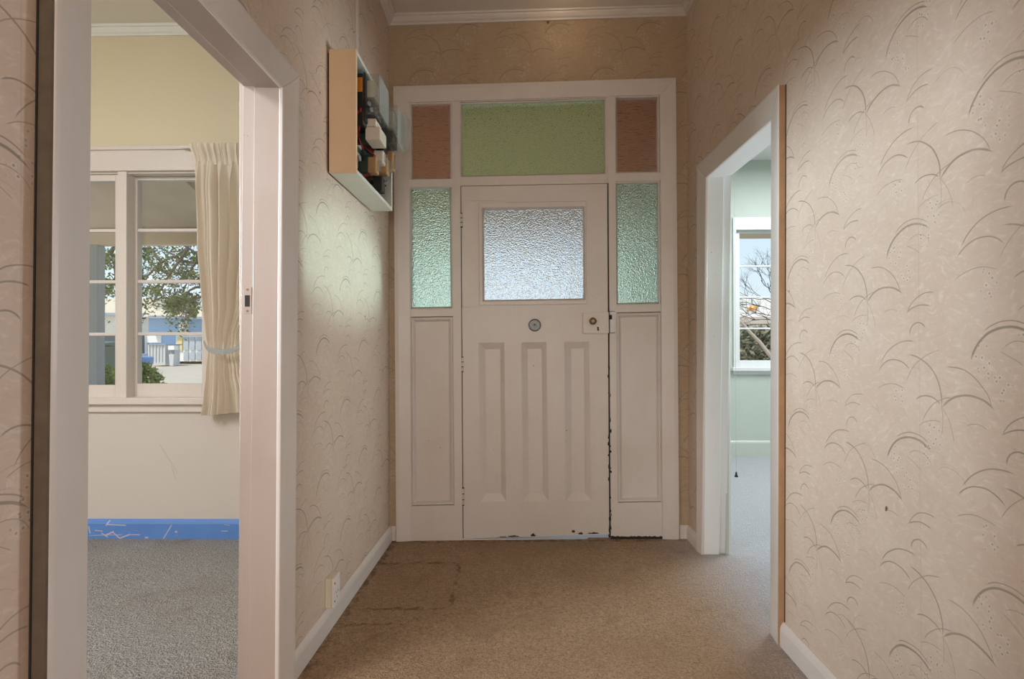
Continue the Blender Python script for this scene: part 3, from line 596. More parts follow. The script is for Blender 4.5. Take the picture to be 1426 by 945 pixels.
# ================================================================== METER BOX
X0b, X1b = XL + .008, -.645
y0b = atx(496, 150, X1b).y; y1b = atx(546.5, 280, X1b).y
zt_ = atx(496, 68, X1b).z; zb_ = atx(496, 240, X1b).z
mb = empty('meter_box', (XL, (y0b + y1b) / 2, zb_), 'open wooden meter box with clear electricity meters on the left hall wall', 'meter box')
t = .016
def mbx(name, x0, x1, y0, y1, z0, z1, mt, parent=mb, bevel=.0015, label=None):
    bm = B(); box(bm, x0, x1, y0, y1, z0, z1); o = build(name, bm, M[mt], parent, bevel=bevel); tag(o, label); return o
mbx('side_panel', X0b, X1b, y0b, y0b + t, zb_, zt_, 'wood', label='varnished pale wood side')
mbx('side_panel', X0b, X1b, y1b - t, y1b, zb_, zt_, 'wood_w', label='white painted far side')
mbx('bottom_panel', X0b, X1b, y0b + t, y1b - t, zb_, zb_ + t, 'wood_w', label='white painted underside')
mbx('top_panel', X0b, X1b, y0b + t, y1b - t, zt_ - t, zt_, 'wood_w')
mbx('back_board', X0b, X0b + .03, y0b + t, y1b - t, zb_ + t, zt_ - t, 'board', label='dark green mounting board')
mbx('shadow_gap_fill', XL, X0b, y0b + .01, y1b - .01, zb_ + .01, zt_ - .01, 'gap')  # dark filler stands for the shadow gap between box and wall
XB = X0b + .03
def mrect(y, v): return EYE + (482 - v) * y / F
# relay with orange label
ya = 2.20
rl_ = mbx('relay', XB, -.648, ya, ya + .10, mrect(ya, 168), mrect(ya, 97), 'black')
mbx('warning_label', -.677, -.6495, ya - .0015, ya + .001, mrect(ya, 123), mrect(ya, 103), 'orange', rl_, 0, 'orange and yellow label')
y_ = 2.215; mp = mbx('meter_plate', -.650, -.643, y_, y_ + .17, mrect(y_, 163), mrect(y_, 95), 'black')
def clear_meter(name, x0, x1, y0, y1, z0, z1, label):
    o = mbx(name, x0, x1, y0, y1, z0, z1, 'plastic', label=label, bevel=.004)
    mbx('cover_front', x1 - .004, x1 + .001, y0 + .006, y1 - .006, z0 + .006, z1 - .006, 'plastic_front', o)
    mbx('meter_body', x0 + .002, x0 + (x1 - x0) * .55, y0 + .02, y1 - .02, z0 + (z1 - z0) * .45, z1 - .02, 'ivory', o)
    mbx('meter_dial', x0 + (x1 - x0) * .55, x0 + (x1 - x0) * .62, y0 + .035, y1 - .035, z0 + (z1 - z0) * .55, z1 - .035, 'paper', o, 0)
    mbx('terminal_block', x0 + .002, x0 + (x1 - x0) * .5, y0 + .02, y1 - .02, z0 + .008, z0 + (z1 - z0) * .38, 'black', o)
    for i in range(4):
        bm = B(); yy = y0 + .035 + (y1 - y0 - .07) * i / 3; disc(bm, (x0 + (x1 - x0) * .5, yy, z0 + (z1 - z0) * .2), (1, 0, 0), [(.007, 0), (.006, .004)], 10); build('terminal_screw', bm, M['steel'], o)
    return o
clear_meter('clear_meter', -.643, -.583, 2.217, 2.376, mrect(2.217, 152.5), mrect(2.217, 97), 'clear covered electricity meter, upper')
clear_meter('clear_meter', -.623, -.568, 2.475, 2.61, mrect(2.475, 196), mrect(2.475, 142), 'clear covered electricity meter, lower')
mbx('clear_flange', -.568, -.540, 2.54, 2.63, mrect(2.6, 204), mrect(2.6, 160), 'plastic', bevel=.003)
mbx('meter_plate', -.66, -.627, 2.45, 2.64, mrect(2.5, 212), mrect(2.5, 140), 'black')
for i, (u, v) in enumerate(((515, 140), (519, 148))):
    c = Vector((-.628 + .01 * i, 2.21, mrect(2.21, v))); bm = B(); disc(bm, c, (1, -.6, 0), [(.008, -.012), (.011, -.008), (.011, .006), (.006, .01)], 14); build('sealing_screw', bm, M['steel'], mb, smooth=False)
mbx('mounting_post', XB, -.64, 2.31, 2.34, mrect(2.25, 187), mrect(2.25, 164), 'board')
mbx('service_fuse_box', -.653, -.59, 2.25, 2.357, mrect(2.25, 190), mrect(2.25, 172), 'ivory', bevel=.003, label='ivory fuse box')
mbx('service_fuse_base', -.653, -.61, 2.255, 2.35, mrect(2.25, 171), mrect(2.25, 160), 'ivory')
for i, (yy, v0, v1, xa, xb, mt) in enumerate(((2.35, 214, 236, -.673, -.632, 'brown'), (2.42, 205, 224, -.665, -.62, 'ivory'), (2.46, 216, 238, -.66, -.612, 'brown'), (2.53, 206, 232, -.655, -.602, 'brown'))):
    mbx('mounting_post', XB, xa + .002, yy + .03, yy + .045, mrect(yy, v1 - 3), mrect(yy, v0 + 3), 'board')
    f_ = mbx('fuse_holder', xa, xb, yy, yy + .05, mrect(yy, v1), mrect(yy, v0), mt, bevel=.006, label='brown porcelain fuse holder' if mt == 'brown' else 'ivory fuse holder')
    mbx('fuse_grip', xb, xb + .014, yy + .012, yy + .038, mrect(yy, v1 - 4), mrect(yy, v0 + 4), 'plastic', f_, bevel=.003)
sw = mbx('main_switch', -.672, -.632, 2.44, 2.50, mrect(2.44, 262), mrect(2.44, 241), 'black', bevel=.003, label='black main switch')
bm = B(); tube(bm, [(-.632, 2.47, mrect(2.45, 250)), (-.612, 2.47, mrect(2.45, 246))], .005, 8); build('switch_lever', bm, M['steel'], sw)
for i in range(7):
    yy = 2.50 + .022 * (i % 4); zz = mrect(2.5, 246 + 11 * (i // 4) + 3 * (i % 2)); bm = B()
    disc(bm, (XB, yy, zz), (1, 0, 0), [(.010, 0), (.010, .05), (.006, .056), (.006, .075), (.003, .08)], 10); build('terminal_stud', bm, M['black'] if i % 2 else M['brass'], mb)
for i, (u0, v0, v1) in enumerate(((2.34, 195, 171), (2.34, 226, 204))):
    mbx('paper_label', XB, XB + .0012, u0, u0 + .09, mrect(u0, v0), mrect(u0, v1), 'paper', bevel=0, label='blank white paper label')
for i in range(5):
    bm = B(); a = Vector((-.655 - .006 * i, ya - .004, mrect(ya, 146 + 2 * i))); b = Vector((-.70, ya + .10 + .02 * i, mrect(ya, 172 + 2 * i)))
    pts = [a.lerp(b, s / 8) + Vector((.004 * math.sin(math.pi * s / 8), -.012 * math.sin(math.pi * s / 8), -.035 * math.sin(math.pi * s / 8))) for s in range(9)]
    tube(bm, pts, .0028, 6); build('red_wire' if i % 2 == 0 else 'black_wire', bm, M['redwire'] if i % 2 == 0 else M['black'], mb, smooth=True)
for i in range(4):
    bm = B(); yy = 2.40 + .05 * i; tube(bm, [(XB + .02, yy, mrect(yy, 200)), (XB + .07, yy + .01, mrect(yy, 212)), (XB + .06, yy + .005, mrect(yy, 232)), (XB + .01, yy, mrect(yy, 244))], .003, 6); build('red_wire', bm, M['redwire'], mb, smooth=True)
cy = atx(497.5, 30, XL + .01).y; bm = B(); box(bm, XL, XL + .010, cy, cy + .025, zt_ - .01, ZC_L.z + .002)
build('cable_cover_strip', bm, M['paint'], mb, bevel=.002)

# ================================================================== POWER OUTLET
yo0, yo1 = 2.075, 2.15; zo0, zo1 = .086, .200
po = empty('power_outlet', (XL, 2.11, zo0), 'cream power outlet on a block just above the left hall baseboard', 'outlet')
bm = B(); box(bm, XL, XL + .025, yo0, yo1, zo0, zo1); build('mounting_block', bm, M['outlet'], po, bevel=.002)
bm = B(); box(bm, XL + .0255, XL + .034, yo0 + .001, yo1 - .001, zo0 + .001, zo1 - .001); fp = build('face_plate', bm, M['outlet_face'], po, bevel=.002)
for dz in (.022, .092):
    bm = B(); disc(bm, (XL + .034, yo0 + .012, zo0 + dz), (1, 0, 0), [(.004, 0), (.0035, .001)], 10); build('screw', bm, M['gap'], fp)
for dz in (.085,):
    bm = B(); box(bm, XL + .034, XL + .039, yo0 + .045, yo0 + .058, zo0 + dz, zo0 + dz + .018); build('rocker_switch', bm, M['outlet_face'], fp, bevel=.001)
for dy, dz, a in ((.028, .05, .5), (.048, .05, -.5), (.038, .03, 0)):
    bm = B(); c = Vector((XL + .0342, yo0 + dy, zo0 + dz)); s = math.sin(a); q = math.cos(a)
    loft(bm, [c + Vector((0, y * q - z * s, y * s + z * q)) for y, z in ((-.001, -.005), (.001, -.005), (.001, .005), (-.001, .005))], [c + Vector((.0004, y * q - z * s, y * s + z * q)) for y, z in ((-.001, -.005), (.001, -.005), (.001, .005), (-.001, .005))]); build('socket_slot', bm, M['gap'], fp)

# ================================================================== LEFT ROOM
RX0, RX1, RY0, RY1, RZ = -4.5, XL - WT, -1.6, 3.08, aty(180, 33, 3.04).z
bm = B(); box(bm, RX0, RX1 + .07, RY0, RY1, -.05, 0.0); tag(build('floor', bm, M['carpet_cool']), 'grey carpet of the left room', 'floor', kind='structure')
bm = B(); box(bm, RX0 - .1, RX1, RY0 - .1, RY1 + .2, RZ, RZ + .2); tag(build('ceiling', bm, M['ceil_room']), 'pale ceiling of the left room', 'ceiling', kind='structure')
bm = B(); box(bm, RX0 - .1, RX0, RY0 - .1, RY1 + .16, -.05, RZ + .1); tag(build('wall_left', bm, M['cream_wall']), 'cream far left wall of the left room', 'wall', kind='structure')
bm = B(); box(bm, RX0 - .1, RX1, RY0 - .1, RY0, -.05, RZ + .1); tag(build('wall_back', bm, M['cream_wall']), 'cream back wall of the left room', 'wall', kind='structure')
bm = B(); box(bm, RX1 - .010, RX1 + .004, RY0, yline(NI_t, NI_b, 1) - .045, 0, RZ); box(bm, RX1 - .010, RX1 + .004, yline(LI_t, LI_b, 1) + .045, RY1, 0, RZ); box(bm, RX1 - .010, RX1 + .004, RY0, RY1, zLI + .045, RZ)
tag(build('wall_right', bm, M['cream_wall']), 'cream inner wall of the left room beside its doorway', 'wall', kind='structure')
# window opening, measured on the wall plane
wy = RY1
def wp(u, v, y=wy): return aty(u, v, y)
wx0 = wp(55, 400).x; wx1 = wp(288, 400).x; wz1 = wp(200, 239).z; wz0 = wp(200, 561).z
bm = B()
def slabw(x0, x1, z0, z1): box(bm, x0, x1, wy, wy + .15, z0, z1)
slabw(RX0, wx0, -.05, RZ); slabw(wx1, RX1 + .1, -.05, RZ); slabw(wx0, wx1, -.05, wz0); slabw(wx0, wx1, wz1, RZ)
kk = NT('cream_wall_scuffed'); p = kk.pos(); s_ = kk.n('ShaderNodeSeparateXYZ', {0: p}); p2 = kk.n('ShaderNodeCombineXYZ', {0: s_.outputs[0], 1: s_.outputs[2], 2: 0.0}).outputs[0]
up_ = kk.n('ShaderNodeMapRange', {0: s_.outputs[2], 1: .9, 2: .95, 3: 0.0, 4: 1.0}).outputs[0]     # cooler colour below the sill
c = kk.mix(up_, (.64, .59, .56), (.74, .66, .47)); c = kk.mix(kk.math('MULTIPLY', kk.noise(p, 1.6, 4), .3), c, (.62, .54, .42))
for a, b in (((222, 618), (236, 640)), ((236, 640), (247, 658)), ((239, 648), (245, 668))):
    A, Bq = wp(*a), wp(*b); c = kk.mix(kk.math('MULTIPLY', kk.seg(p2, (A.x, A.z), (Bq.x, Bq.z), .003), .45), c, (.42, .33, .28))
kk.bsdf(Base_Color=c, Roughness=.5, Normal=kk.bump(kk.noise(p, 4, 3), .25, .02))
tag(build('wall_front', bm, kk.m), 'cream window wall of the left room above blue skirting', 'wall', kind='structure')
cornice('trim_7', (RX0, RY1, RZ - .05), (RX1, RY1, RZ - .05), (0, -1, 0), 'white cornice above the left room window', M['paintv'])
# blue skirting with scratches
kb = NT('scratched_blue_paint'); p = kb.pos(); s_ = kb.n('ShaderNodeSeparateXYZ', {0: p}); p2 = kb.n('ShaderNodeCombineXYZ', {0: s_.outputs[0], 1: s_.outputs[2], 2: 0.0}).outputs[0]
c = kb.mix(kb.noise(p, 6, 3), (.10, .24, .62), (.14, .30, .70)); acc = None
for a, b, w in (((227, 751), (239, 731), .0035), ((142, 742), (150, 747), .004), ((147, 745), (158, 740), .006), ((158, 741), (167, 749), .004), ((167, 749), (180, 744), .005), ((180, 744), (195, 744), .003),
                ((150, 730), (175, 731), .004), ((148, 731), (152, 725), .004), ((126, 751), (160, 751), .005), ((133, 738), (143, 739), .003), ((125, 745), (170, 744), .002), ((203, 748), (206, 748), .006), ((245, 740), (246, 740), .007), ((309, 739), (317, 739), .003), ((313, 730), (320, 731), .002), ((124, 733), (126, 742), .004)):
    A, Bq = wp(*a, RY1 - .018), wp(*b, RY1 - .018); mk = kb.seg(p2, (A.x, A.z), (Bq.x + 1e-4, Bq.z), w); acc = mk if acc is None else kb.math('MAXIMUM', acc, mk)
wr = kb.math('MULTIPLY', kb.math('SUBTRACT', kb.noise(kb.vmath('MULTIPLY', p, (25, 1, 260)), 1, 2), .70, clamp=True), 12, clamp=True)
c = kb.mix(kb.math('MULTIPLY', kb.math('MAXIMUM', acc, wr), .8), c, (.72, .62, .62)); kb.bsdf(Base_Color=c, Roughness=.35)
zs = wp(230, 722).z
skirting('baseboard_room', (RX0, RY1, 0), (RX1, RY1, 0), (0, -1, 0), zs, kb.m, 'scratched bright blue baseboard under the left room window', .02)

def bx(name, x0, x1, y0, y1, z0, z1, mt, parent, bevel=.002):
    bm = B(); box(bm, min(x0, x1), max(x0, x1), y0, y1, min(z0, z1), max(z0, z1)); return build(name, bm, mt if not isinstance(mt, str) else M[mt], parent, bevel=bevel)
M['win'] = paint('window_frame_paint', (.74, .68, .64), dirt=.12)
w1 = empty('window_1', ((wx0 + wx1) / 2, wy, wz0), 'cream timber casement window of the left room with eight panes in view', 'window', kind='structure')
zca = wp(200, 207).z; cw = zca - wz1
bx('head_architrave', wx0 - .09, wx1 + .09, wy - .022, wy, wz1, zca, 'win', w1); bx('head_cap', wx0 - .1, wx1 + .1, wy - .034, wy, zca - .016, zca + .006, 'win', w1)
bx('side_architrave', wx1, wx1 + .09, wy - .02, wy, wz0 - .02, wz1, 'win', w1); bx('side_architrave', wx0 - .09, wx0, wy - .02, wy, wz0 - .02, wz1, 'win', w1)
bx('window_sill', wx0 - .1, wx1 + .1, wy - .045, wy + .1, wp(200, 562).z, wp(200, 553).z, 'win', w1, .004); bx('apron', wx0 - .08, wx1 + .08, wy - .018, wy, wp(200, 573).z, wp(200, 562).z, 'win', w1)
mx0, mx1 = wp(163.5, 400, wy - .01).x, wp(176, 400, wy - .01).x
bx('mullion', mx0, mx1, wy - .01, wy + .12, wz0 - .005, wz1 + .005, 'win', w1)
bx('frame_head', wx0, wx1, wy + .0, wy + .12, wp(200, 241.5).z, wz1 + .01, 'win', w1); bx('frame_stile', wx1 - .012, wx1 + .01, wy + .0, wy + .12, wz0, wz1, 'win', w1); bx('frame_stile', wx0 - .01, wx0 + .012, wy, wy + .12, wz0, wz1, 'win', w1)
def sash(parent, x0, x1, z0, z1, gx0, gx1, gz0, gz1, ys, bars, th=.018, mt='win', y2=.036):
    s = bx('sash', x0, gx0, ys, ys + y2, z0, z1, mt, parent)
    bx('sash_stile', gx1, x1, ys, ys + y2, z0, z1, mt, s); bx('sash_rail', gx0, gx1, ys, ys + y2, gz1, z1, mt, s); bx('sash_rail', gx0, gx1, ys, ys + y2, z0, gz0, mt, s)
    zz = [gz0] + bars + [gz1]
    for b in bars: bx('muntin', gx0, gx1, ys + .004, ys + y2 - .004, b - th / 2, b + th / 2, mt, s)
    for a, b in zip(zz, zz[1:]): bx('glass_pane', gx0 - .004, gx1 + .004, ys + .016, ys + .019, a, b, 'glass', s, 0)
    return s
ys = wy + .055
def g_(u, v): return aty(u, v, ys)
bars = sorted(g_(230, v).z for v in (320, 391.5, 464.5)); gz1, gz0 = g_(230, 250.5).z, g_(230, 534).z
sash(w1, g_(184.5, 400).x, wx1 - .01, wz0 + .003, wz1 - .012, g_(191, 400).x, g_(281, 400).x, gz0, gz1, ys, bars)
wdt = g_(281, 400).x - g_(191, 400).x
ys2 = wy + .012; gl = aty(160.3, 400, ys2).x
bars2 = sorted(aty(145, v, ys2).z for v in (320.5, 392, 465)); sash(w1, wx0 + .012, mx0 + .004, wz0 + .003, wz1 - .012, gl - wdt, gl, aty(145, 536, ys2).z, aty(145, 252, ys2).z, ys2, bars2)

# curtain
CY = wy - .085
kc = NT('cream_curtain_cloth'); p = kc.obj(); wv = kc.noise(kc.vmath('MULTIPLY', p, (300, 300, 300)), 1, 1)
d_ = kc.n('ShaderNodeBsdfDiffuse', {0: (.92, .84, .75, 1)}); kc.t.links.new(kc.bump(wv, .1, .001), d_.inputs['Normal']); tr = kc.n('ShaderNodeBsdfTranslucent', {0: (.92, .83, .72, 1)})
mx = kc.n('ShaderNodeMixShader', {0: .3, 1: d_.outputs[0], 2: tr.outputs[0]}); kc.t.links.new(mx.outputs[0], kc.out.inputs[0])
def interp(tab, v):
    for (a, x), (b, y) in zip(tab, tab[1:]):
        if v <= b: s = (v - a) / (b - a); s = s * s * (3 - 2 * s); return x + (y - x) * s
    return tab[-1][1]
LE = [(198, 262), (226, 269), (240, 269), (330, 273), (420, 281), (470, 286.5), (490, 287.5), (515, 286), (550, 283), (580, 279.5)]
RE = [(198, 392), (226, 388), (330, 384), (420, 368), (470, 345), (490, 341), (515, 348), (550, 358), (580, 364)]
cu = empty('curtain', (aty(320, 580, CY).x, CY, aty(320, 580, CY).z), 'cream pleated curtain tied back at the right side of the left window', 'curtain')
def cloth(v0, v1, nv, amp, nf, thick=.0):
    bm = B(); nu = 150; g = []
    for j in range(nv + 1):
        v = v0 + (v1 - v0) * j / nv; a = interp(LE, v); b = interp(RE, v); row = []
        for i in range(nu + 1):
            s = i / nu; ph = 2 * math.pi * (nf * s + .18 * math.sin(5 * s + 1)); am = amp(v)
            u = a + (b - a) * s + 2.2 * math.sin(2 * ph) * (1 - abs(2 * s - 1)) * .6
            hem = 6.5 * max(0, (v - 520) / 60) * (-s * 1.3 + .12 * math.sin(ph)) if v > 520 else 0
            pt = aty(u, v + hem, CY); pt.y = CY + am * (math.sin(ph) + .35 * math.sin(2.3 * ph + 1.2) + .2 * math.sin(.53 * ph)); row.append(bm.verts.new(pt))
        g.append(row)
    for j in range(nv):
        for i in range(nu): bm.faces.new((g[j][i], g[j][i + 1], g[j + 1][i + 1], g[j + 1][i]))
    return bm
build('drape', cloth(225, 579, 70, lambda v: interp([(225, .012), (260, .032), (400, .042), (460, .026), (488, .010), (520, .022), (580, .036)], v), 8.0), kc.m, cu, smooth=True)
build('pleated_heading', cloth(199, 229, 12, lambda v: interp([(198, .007), (212, .013), (228, .006)], v), 13), kc.m, cu, smooth=True)
bm = B(); pts = []
for (u, v) in ((283.5, 476), (286, 482), (291, 487), (300, 489.5), (312, 489.5), (322, 487.5), (333, 483.5), (342, 479), (352, 473)):
    pts.append((u, v))
A = []
for i, (u, v) in enumerate(pts):
    s = i / (len(pts) - 1); yy = CY - .055 - .03 * math.sin(math.pi * min(1, s * 1.15)) ; hh = 1.2 + 2.6 * math.sin(math.pi * min(1, .12 + s * .9))
    a, b = aty(u, v - hh, yy), aty(u, v + hh, yy); A.append([a, b, b + Vector((0, .006, 0)), a + Vector((0, .006, 0))])
vs = [[bm.verts.new(q) for q in L] for L in A]
for a, b in zip(vs, vs[1:]):
    for i in range(4): bm.faces.new((a[i], a[(i + 1) % 4], b[(i + 1) % 4], b[i]))
bm.faces.new(vs[0]); bm.faces.new(vs[-1][::-1])
tag(build('tieback', bm, plain('blue_grey_braid', (.36, .38, .38), .8, var=.3, scale=160), cu, smooth=False), 'blue grey braided tieback')
a = aty(262, 199, CY + .02); b = aty(395, 199, CY + .02); bm = B(); tube(bm, [a + Vector((-.05, .01, -.02)), b + Vector((0, .01, -.02))], .006, 8); build('curtain_rail', bm, M['paintv'], cu)

# ================================================================== RIGHT ROOM
QX0, QX1, QY0, QY1 = XR + WT, 4.7, .2, 5.44
QZ = 2.98
bm = B(); box(bm, QX0 - .07, QX1, QY0, QY1, -.05, 0.0); tag(build('floor', bm, M['carpet']), 'pale carpet of the right room', 'floor', kind='structure')
bm = B(); box(bm, QX0, QX1 + .1, QY0 - .1, QY1 + .15, QZ, QZ + .2); tag(build('ceiling', bm, M['ceil_room']), 'white ceiling of the right room', 'ceiling', kind='structure')
bm = B(); box(bm, QX1, QX1 + .1, QY0 - .1, QY1 + .15, -.05, QZ + .1); tag(build('wall_right', bm, M['green_wall']), 'pale green far right wall of the right room', 'wall', kind='structure')
bm = B(); box(bm, QX0, QX1, QY0 - .1, QY0, -.05, QZ + .1); tag(build('wall_back', bm, M['green_wall']), 'pale green back wall of the right room', 'wall', kind='structure')
bm = B(); box(bm, QX0 - .004, QX0 + .010, QY0, yline(RNI_t, RNI_b, 1) - .045, 0, QZ); box(bm, QX0 - .004, QX0 + .010, yline(RI_t, RI_b, 1) + .045, D + .14, 0, QZ); box(bm, QX0 - .004, QX0 + .010, QY0, D + .14, zRI + .06, QZ)
box(bm, QX0 - .12, QX0 + .010, D + .14, QY1 + .15, -.05, QZ + .1)
cl = B()
for i in range(17): z = -.1 + .17 * i; loft(cl, [(QX0 - .125, D + .15, z), (QX0 - .150, D + .15, z), (QX0 - .130, D + .15, z + .185), (QX0 - .125, D + .15, z + .185)], [(QX0 - .125, QY1 + .15, z), (QX0 - .150, QY1 + .15, z), (QX0 - .130, QY1 + .15, z + .185), (QX0 - .125, QY1 + .15, z + .185)])
tag(build('wall_bounce', cl, M['paintv']), 'added white boards on the projecting room, brightening the porch side', 'wall', kind='structure')  # white cladding added to brighten the right sidelight
tag(build('wall_left', bm, M['green_wall']), 'pale green inner wall of the right room beside its doorway', 'wall', kind='structure')
qx0 = aty(1024.5, 400, QY1).x; qx1 = qx0 + 1.5; qz0 = aty(1050, 516, QY1).z; qz1 = aty(1050, 320, QY1).z
bm = B(); y2 = QY1 + .15
for a in ((QX0 - .12, qx0, -.05, QZ + .1), (qx1, QX1 + .1, -.05, QZ + .1), (qx0, qx1, -.05, qz0), (qx0, qx1, qz1, QZ + .1)): box(bm, a[0], a[1], QY1, y2, a[2], a[3])
tag(build('wall_front', bm, M['green_wall']), 'pale green window wall of the right room', 'wall', kind='structure')
skirting('baseboard_room', (QX0, QY1, 0), (QX1, QY1, 0), (0, -1, 0), aty(1040, 613, QY1).z, plain('pale_green_trim_paint', (.62, .66, .59), .4), 'pale green baseboard under the right room window', .02)
w2 = empty('window_2', ((qx0 + qx1) / 2, QY1, qz0), 'white timber window of the right room, bare branches outside', 'window', kind='structure')
bx('head_architrave', qx0 - .03, qx1 + .09, QY1 - .02, QY1, qz1, aty(1050, 303, QY1).z, 'paintv', w2); bx('side_architrave', qx0 - .03, qx0, QY1 - .02, QY1, qz0, qz1, 'paintv', w2); bx('side_architrave', qx1, qx1 + .09, QY1 - .02, QY1, qz0, qz1, 'paintv', w2)
bx('window_sill', qx0 - .05, qx1 + .1, QY1 - .05, QY1 + .1, aty(1050, 516.5, QY1 - .05).z, aty(1050, 511.5, QY1 - .05).z, 'paintv', w2, .004); bx('apron', qx0 - .03, qx1 + .09, QY1 - .018, QY1, aty(1050, 521, QY1).z, aty(1050, 515, QY1).z, 'paintv', w2)
ysq = QY1 + .04
def h_(u, v): return aty(u, v, ysq)
barsq = sorted(h_(1050, v).z for v in (370.3, 413.5, 457)); gzt, gzb = h_(1050, 324).z, h_(1050, 501.5).z
gx0 = h_(1030, 400).x; gx1 = gx0 + .60
sash(w2, qx0, gx1 + .05, qz0, qz1, gx0, gx1, gzb, gzt, ysq, barsq, .016, 'paintv')
sash(w2, gx1 + .055, qx1, qz0, qz1, gx1 + .10, qx1 - .045, gzb, gzt, ysq, barsq, .016, 'paintv')
# pull cord
pc = aty(1025.3, 661, 3.75); pcx = empty('pull_cord', (pc.x, pc.y, pc.z), 'thin hanging pull cord with black bell weight in the right room', 'cord')
bm = B(); tube(bm, [pc + Vector((0, 0, .02)), Vector((pc.x - .006, pc.y, QZ))], .0012, 5); build('cord', bm, plain('cord_string', (.55, .55, .48), .8), pcx)
bm = B(); disc(bm, pc, (0, 0, 1), [(.012, -.014), (.013, -.010), (.009, -.002), (.007, .006), (.0065, .014), (.003, .022)], 14); build('bell_weight', bm, M['black'], pcx, smooth=True)

# ================================================================== OUTSIDE
M['gravel'] = plain('pale_gravel', (.50, .43, .335), .9, var=.18, scale=3); M['concrete'] = plain('porch_concrete', (.78, .79, .80), .8)
bm = B(); GN = 24; g = []
def gz(y): return -.35 + max(0, min(1, (y - 9) / 27)) * .43
for j in range(GN + 1):
    y = 3.2 + 120 * (j / GN) ** 2; g.append([bm.verts.new((x, y, gz(y))) for x in (-130, -40, -15, 0, 15, 40, 130)])
for j in range(GN):
    for i in range(6): bm.faces.new((g[j][i], g[j][i + 1], g[j + 1][i + 1], g[j + 1][i]))
tag(build('ground', bm, M['gravel']), 'pale sunlit gravel and road outside', 'ground', kind='structure')
bm = B(); box(bm, -6, QX0 - .12, D + .14, 5.0, -.36, -.02); tag(build('verandah_floor', bm, M['concrete']), 'concrete verandah floor outside the front door', 'floor', kind='structure')
bm = B(); box(bm, BL_.x, BR.x, D - .004, D + .15, -.06, -.006); tag(build('door_threshold', bm, M['concrete']), 'threshold under the front door', 'threshold', kind='structure')
# verandah
VY = 4.85; bz0 = aty(230, 340, VY).z; bz1 = aty(230, 321, VY).z
ver = empty('verandah', (-2.5, VY, -.02), 'shaded verandah roof with tan lining, beam and posts', 'verandah', kind='structure')
M['tan'] = plain('verandah_tan_paint', (.74, .60, .43), .7, var=.12, scale=4); M['postp'] = plain('verandah_post_paint', (.34, .38, .40), .6)
bm = B(); loft(bm, [(-7, D + .14, 2.62), (QX0 - .12, D + .14, 2.62), (QX0 - .12, 5.1, bz1 - .03), (-7, 5.1, bz1 - .03)], [(-7, D + .14, 2.72), (QX0 - .12, D + .14, 2.72), (QX0 - .12, 5.1, bz1 + .06), (-7, 5.1, bz1 + .06)]); build('verandah_ceiling', bm, M['tan'], ver)
bm = B(); box(bm, -7, QX0 - .12, VY, VY + .09, bz0, bz1); build('verandah_beam', bm, M['tan'], ver)
for x in (-6.1, -4.35, -2.6, -.85, .9):
    bm = B(); loft(bm, [(x, D + .14, 2.606), (x + .03, D + .14, 2.606), (x + .03, VY, bz1 - .006), (x, VY, bz1 - .006)], [(x, D + .14, 2.63), (x + .03, D + .14, 2.63), (x + .03, VY, bz1 + .03), (x, VY, bz1 + .03)]); build('rafter_batten', bm, M['tan'], ver)
pu0, pu1 = aty(122, 430, VY).x, aty(136.5, 430, VY).x
for x0 in (pu0, pu0 + 2.75):
    bm = B(); box(bm, x0, x0 + (pu1 - pu0), VY - .005, VY + .085, -.3, bz0); build('verandah_post', bm, M['postp'], ver, bevel=.004)
# roof over the house, keeps the sun out of the rooms
bm = B(); box(bm, RX0 - 1, QX1 + 1, YB - 2, D + .3, 3.42, 3.5); box(bm, QX0 - .5, QX1 + 1, D, QY1 + .45, 3.15, 3.5)
ez = aty(1050, 331, QY1 + .45).z
box(bm, QX0 - .5, QX1 + 1, QY1 + .15, QY1 + .5, ez, ez + .16); tag(build('house_roof', bm, M['tan']), 'eave and roof of the house', 'roof', kind='structure')

# building across the road, seen through the left window
BY = 36.0
def b_(u, v, y=BY): return aty(u, v, y)
bl = empty('building', (b_(200, 503).x, BY, b_(200, 503).z), 'low cream and blue building across the road outside the left window', 'building')
M['blue_wall'] = plain('pale_blue_render', (.30, .50, .78), .8, var=.06, scale=1); M['white_wall'] = plain('white_render', (.86, .85, .80), .8, var=.04, scale=1); M['roof'] = plain('cream_iron_roof', (.80, .72, .58), .6, var=.06, scale=1); M['eave'] = plain('eave_grey', (.30, .34, .40), .7)
M['dark'] = plain('dark_window', (.05, .06, .08), .15); M['yellow'] = plain('yellow_door_paint', (.80, .62, .28), .6)
def bq(name, px, y0, y1, mt, parent=bl):
    bm = B(); A = [b_(u, v, y0) for u, v in px]; loft(bm, A, [p + Vector((0, y1 - y0, 0)) for p in A]); return build(name, bm, M[mt], parent)
bq('white_wall', [(20, 437), (207, 441), (207, 503), (20, 503)], BY, BY + 8, 'white_wall'); bq('blue_wall', [(207, 441), (420, 446), (420, 503), (207, 503)], BY - .5, BY + 8, 'blue_wall')
bq('blue_dado', [(186, 466), (207, 466), (207, 503), (186, 503)], BY - .3, BY, 'blue_wall')
bq('roof', [(0, 414), (215, 416), (222, 436), (0, 434)], BY - 1, BY + 9, 'roof'); bq('roof', [(196, 441), (224, 430), (420, 436), (420, 446), (214, 441)], BY - 1.5, BY + 8, 'roof')
bq('gutter', [(0, 434), (206, 436), (206, 440), (0, 438)], BY - 1.1, BY - .9, 'eave'); bq('gutter', [(206, 439), (420, 444), (420, 447), (206, 442.5)], BY - 1.6, BY - 1.4, 'eave')
bq('downpipe_box', [(249, 446), (256, 446), (256, 462), (249, 462)], BY - 1, BY - .5, 'white_wall')
bq('sign_board', [(203, 467.5), (224, 467), (224, 476.5), (203, 477)], BY - .6, BY - .5, 'white_wall')
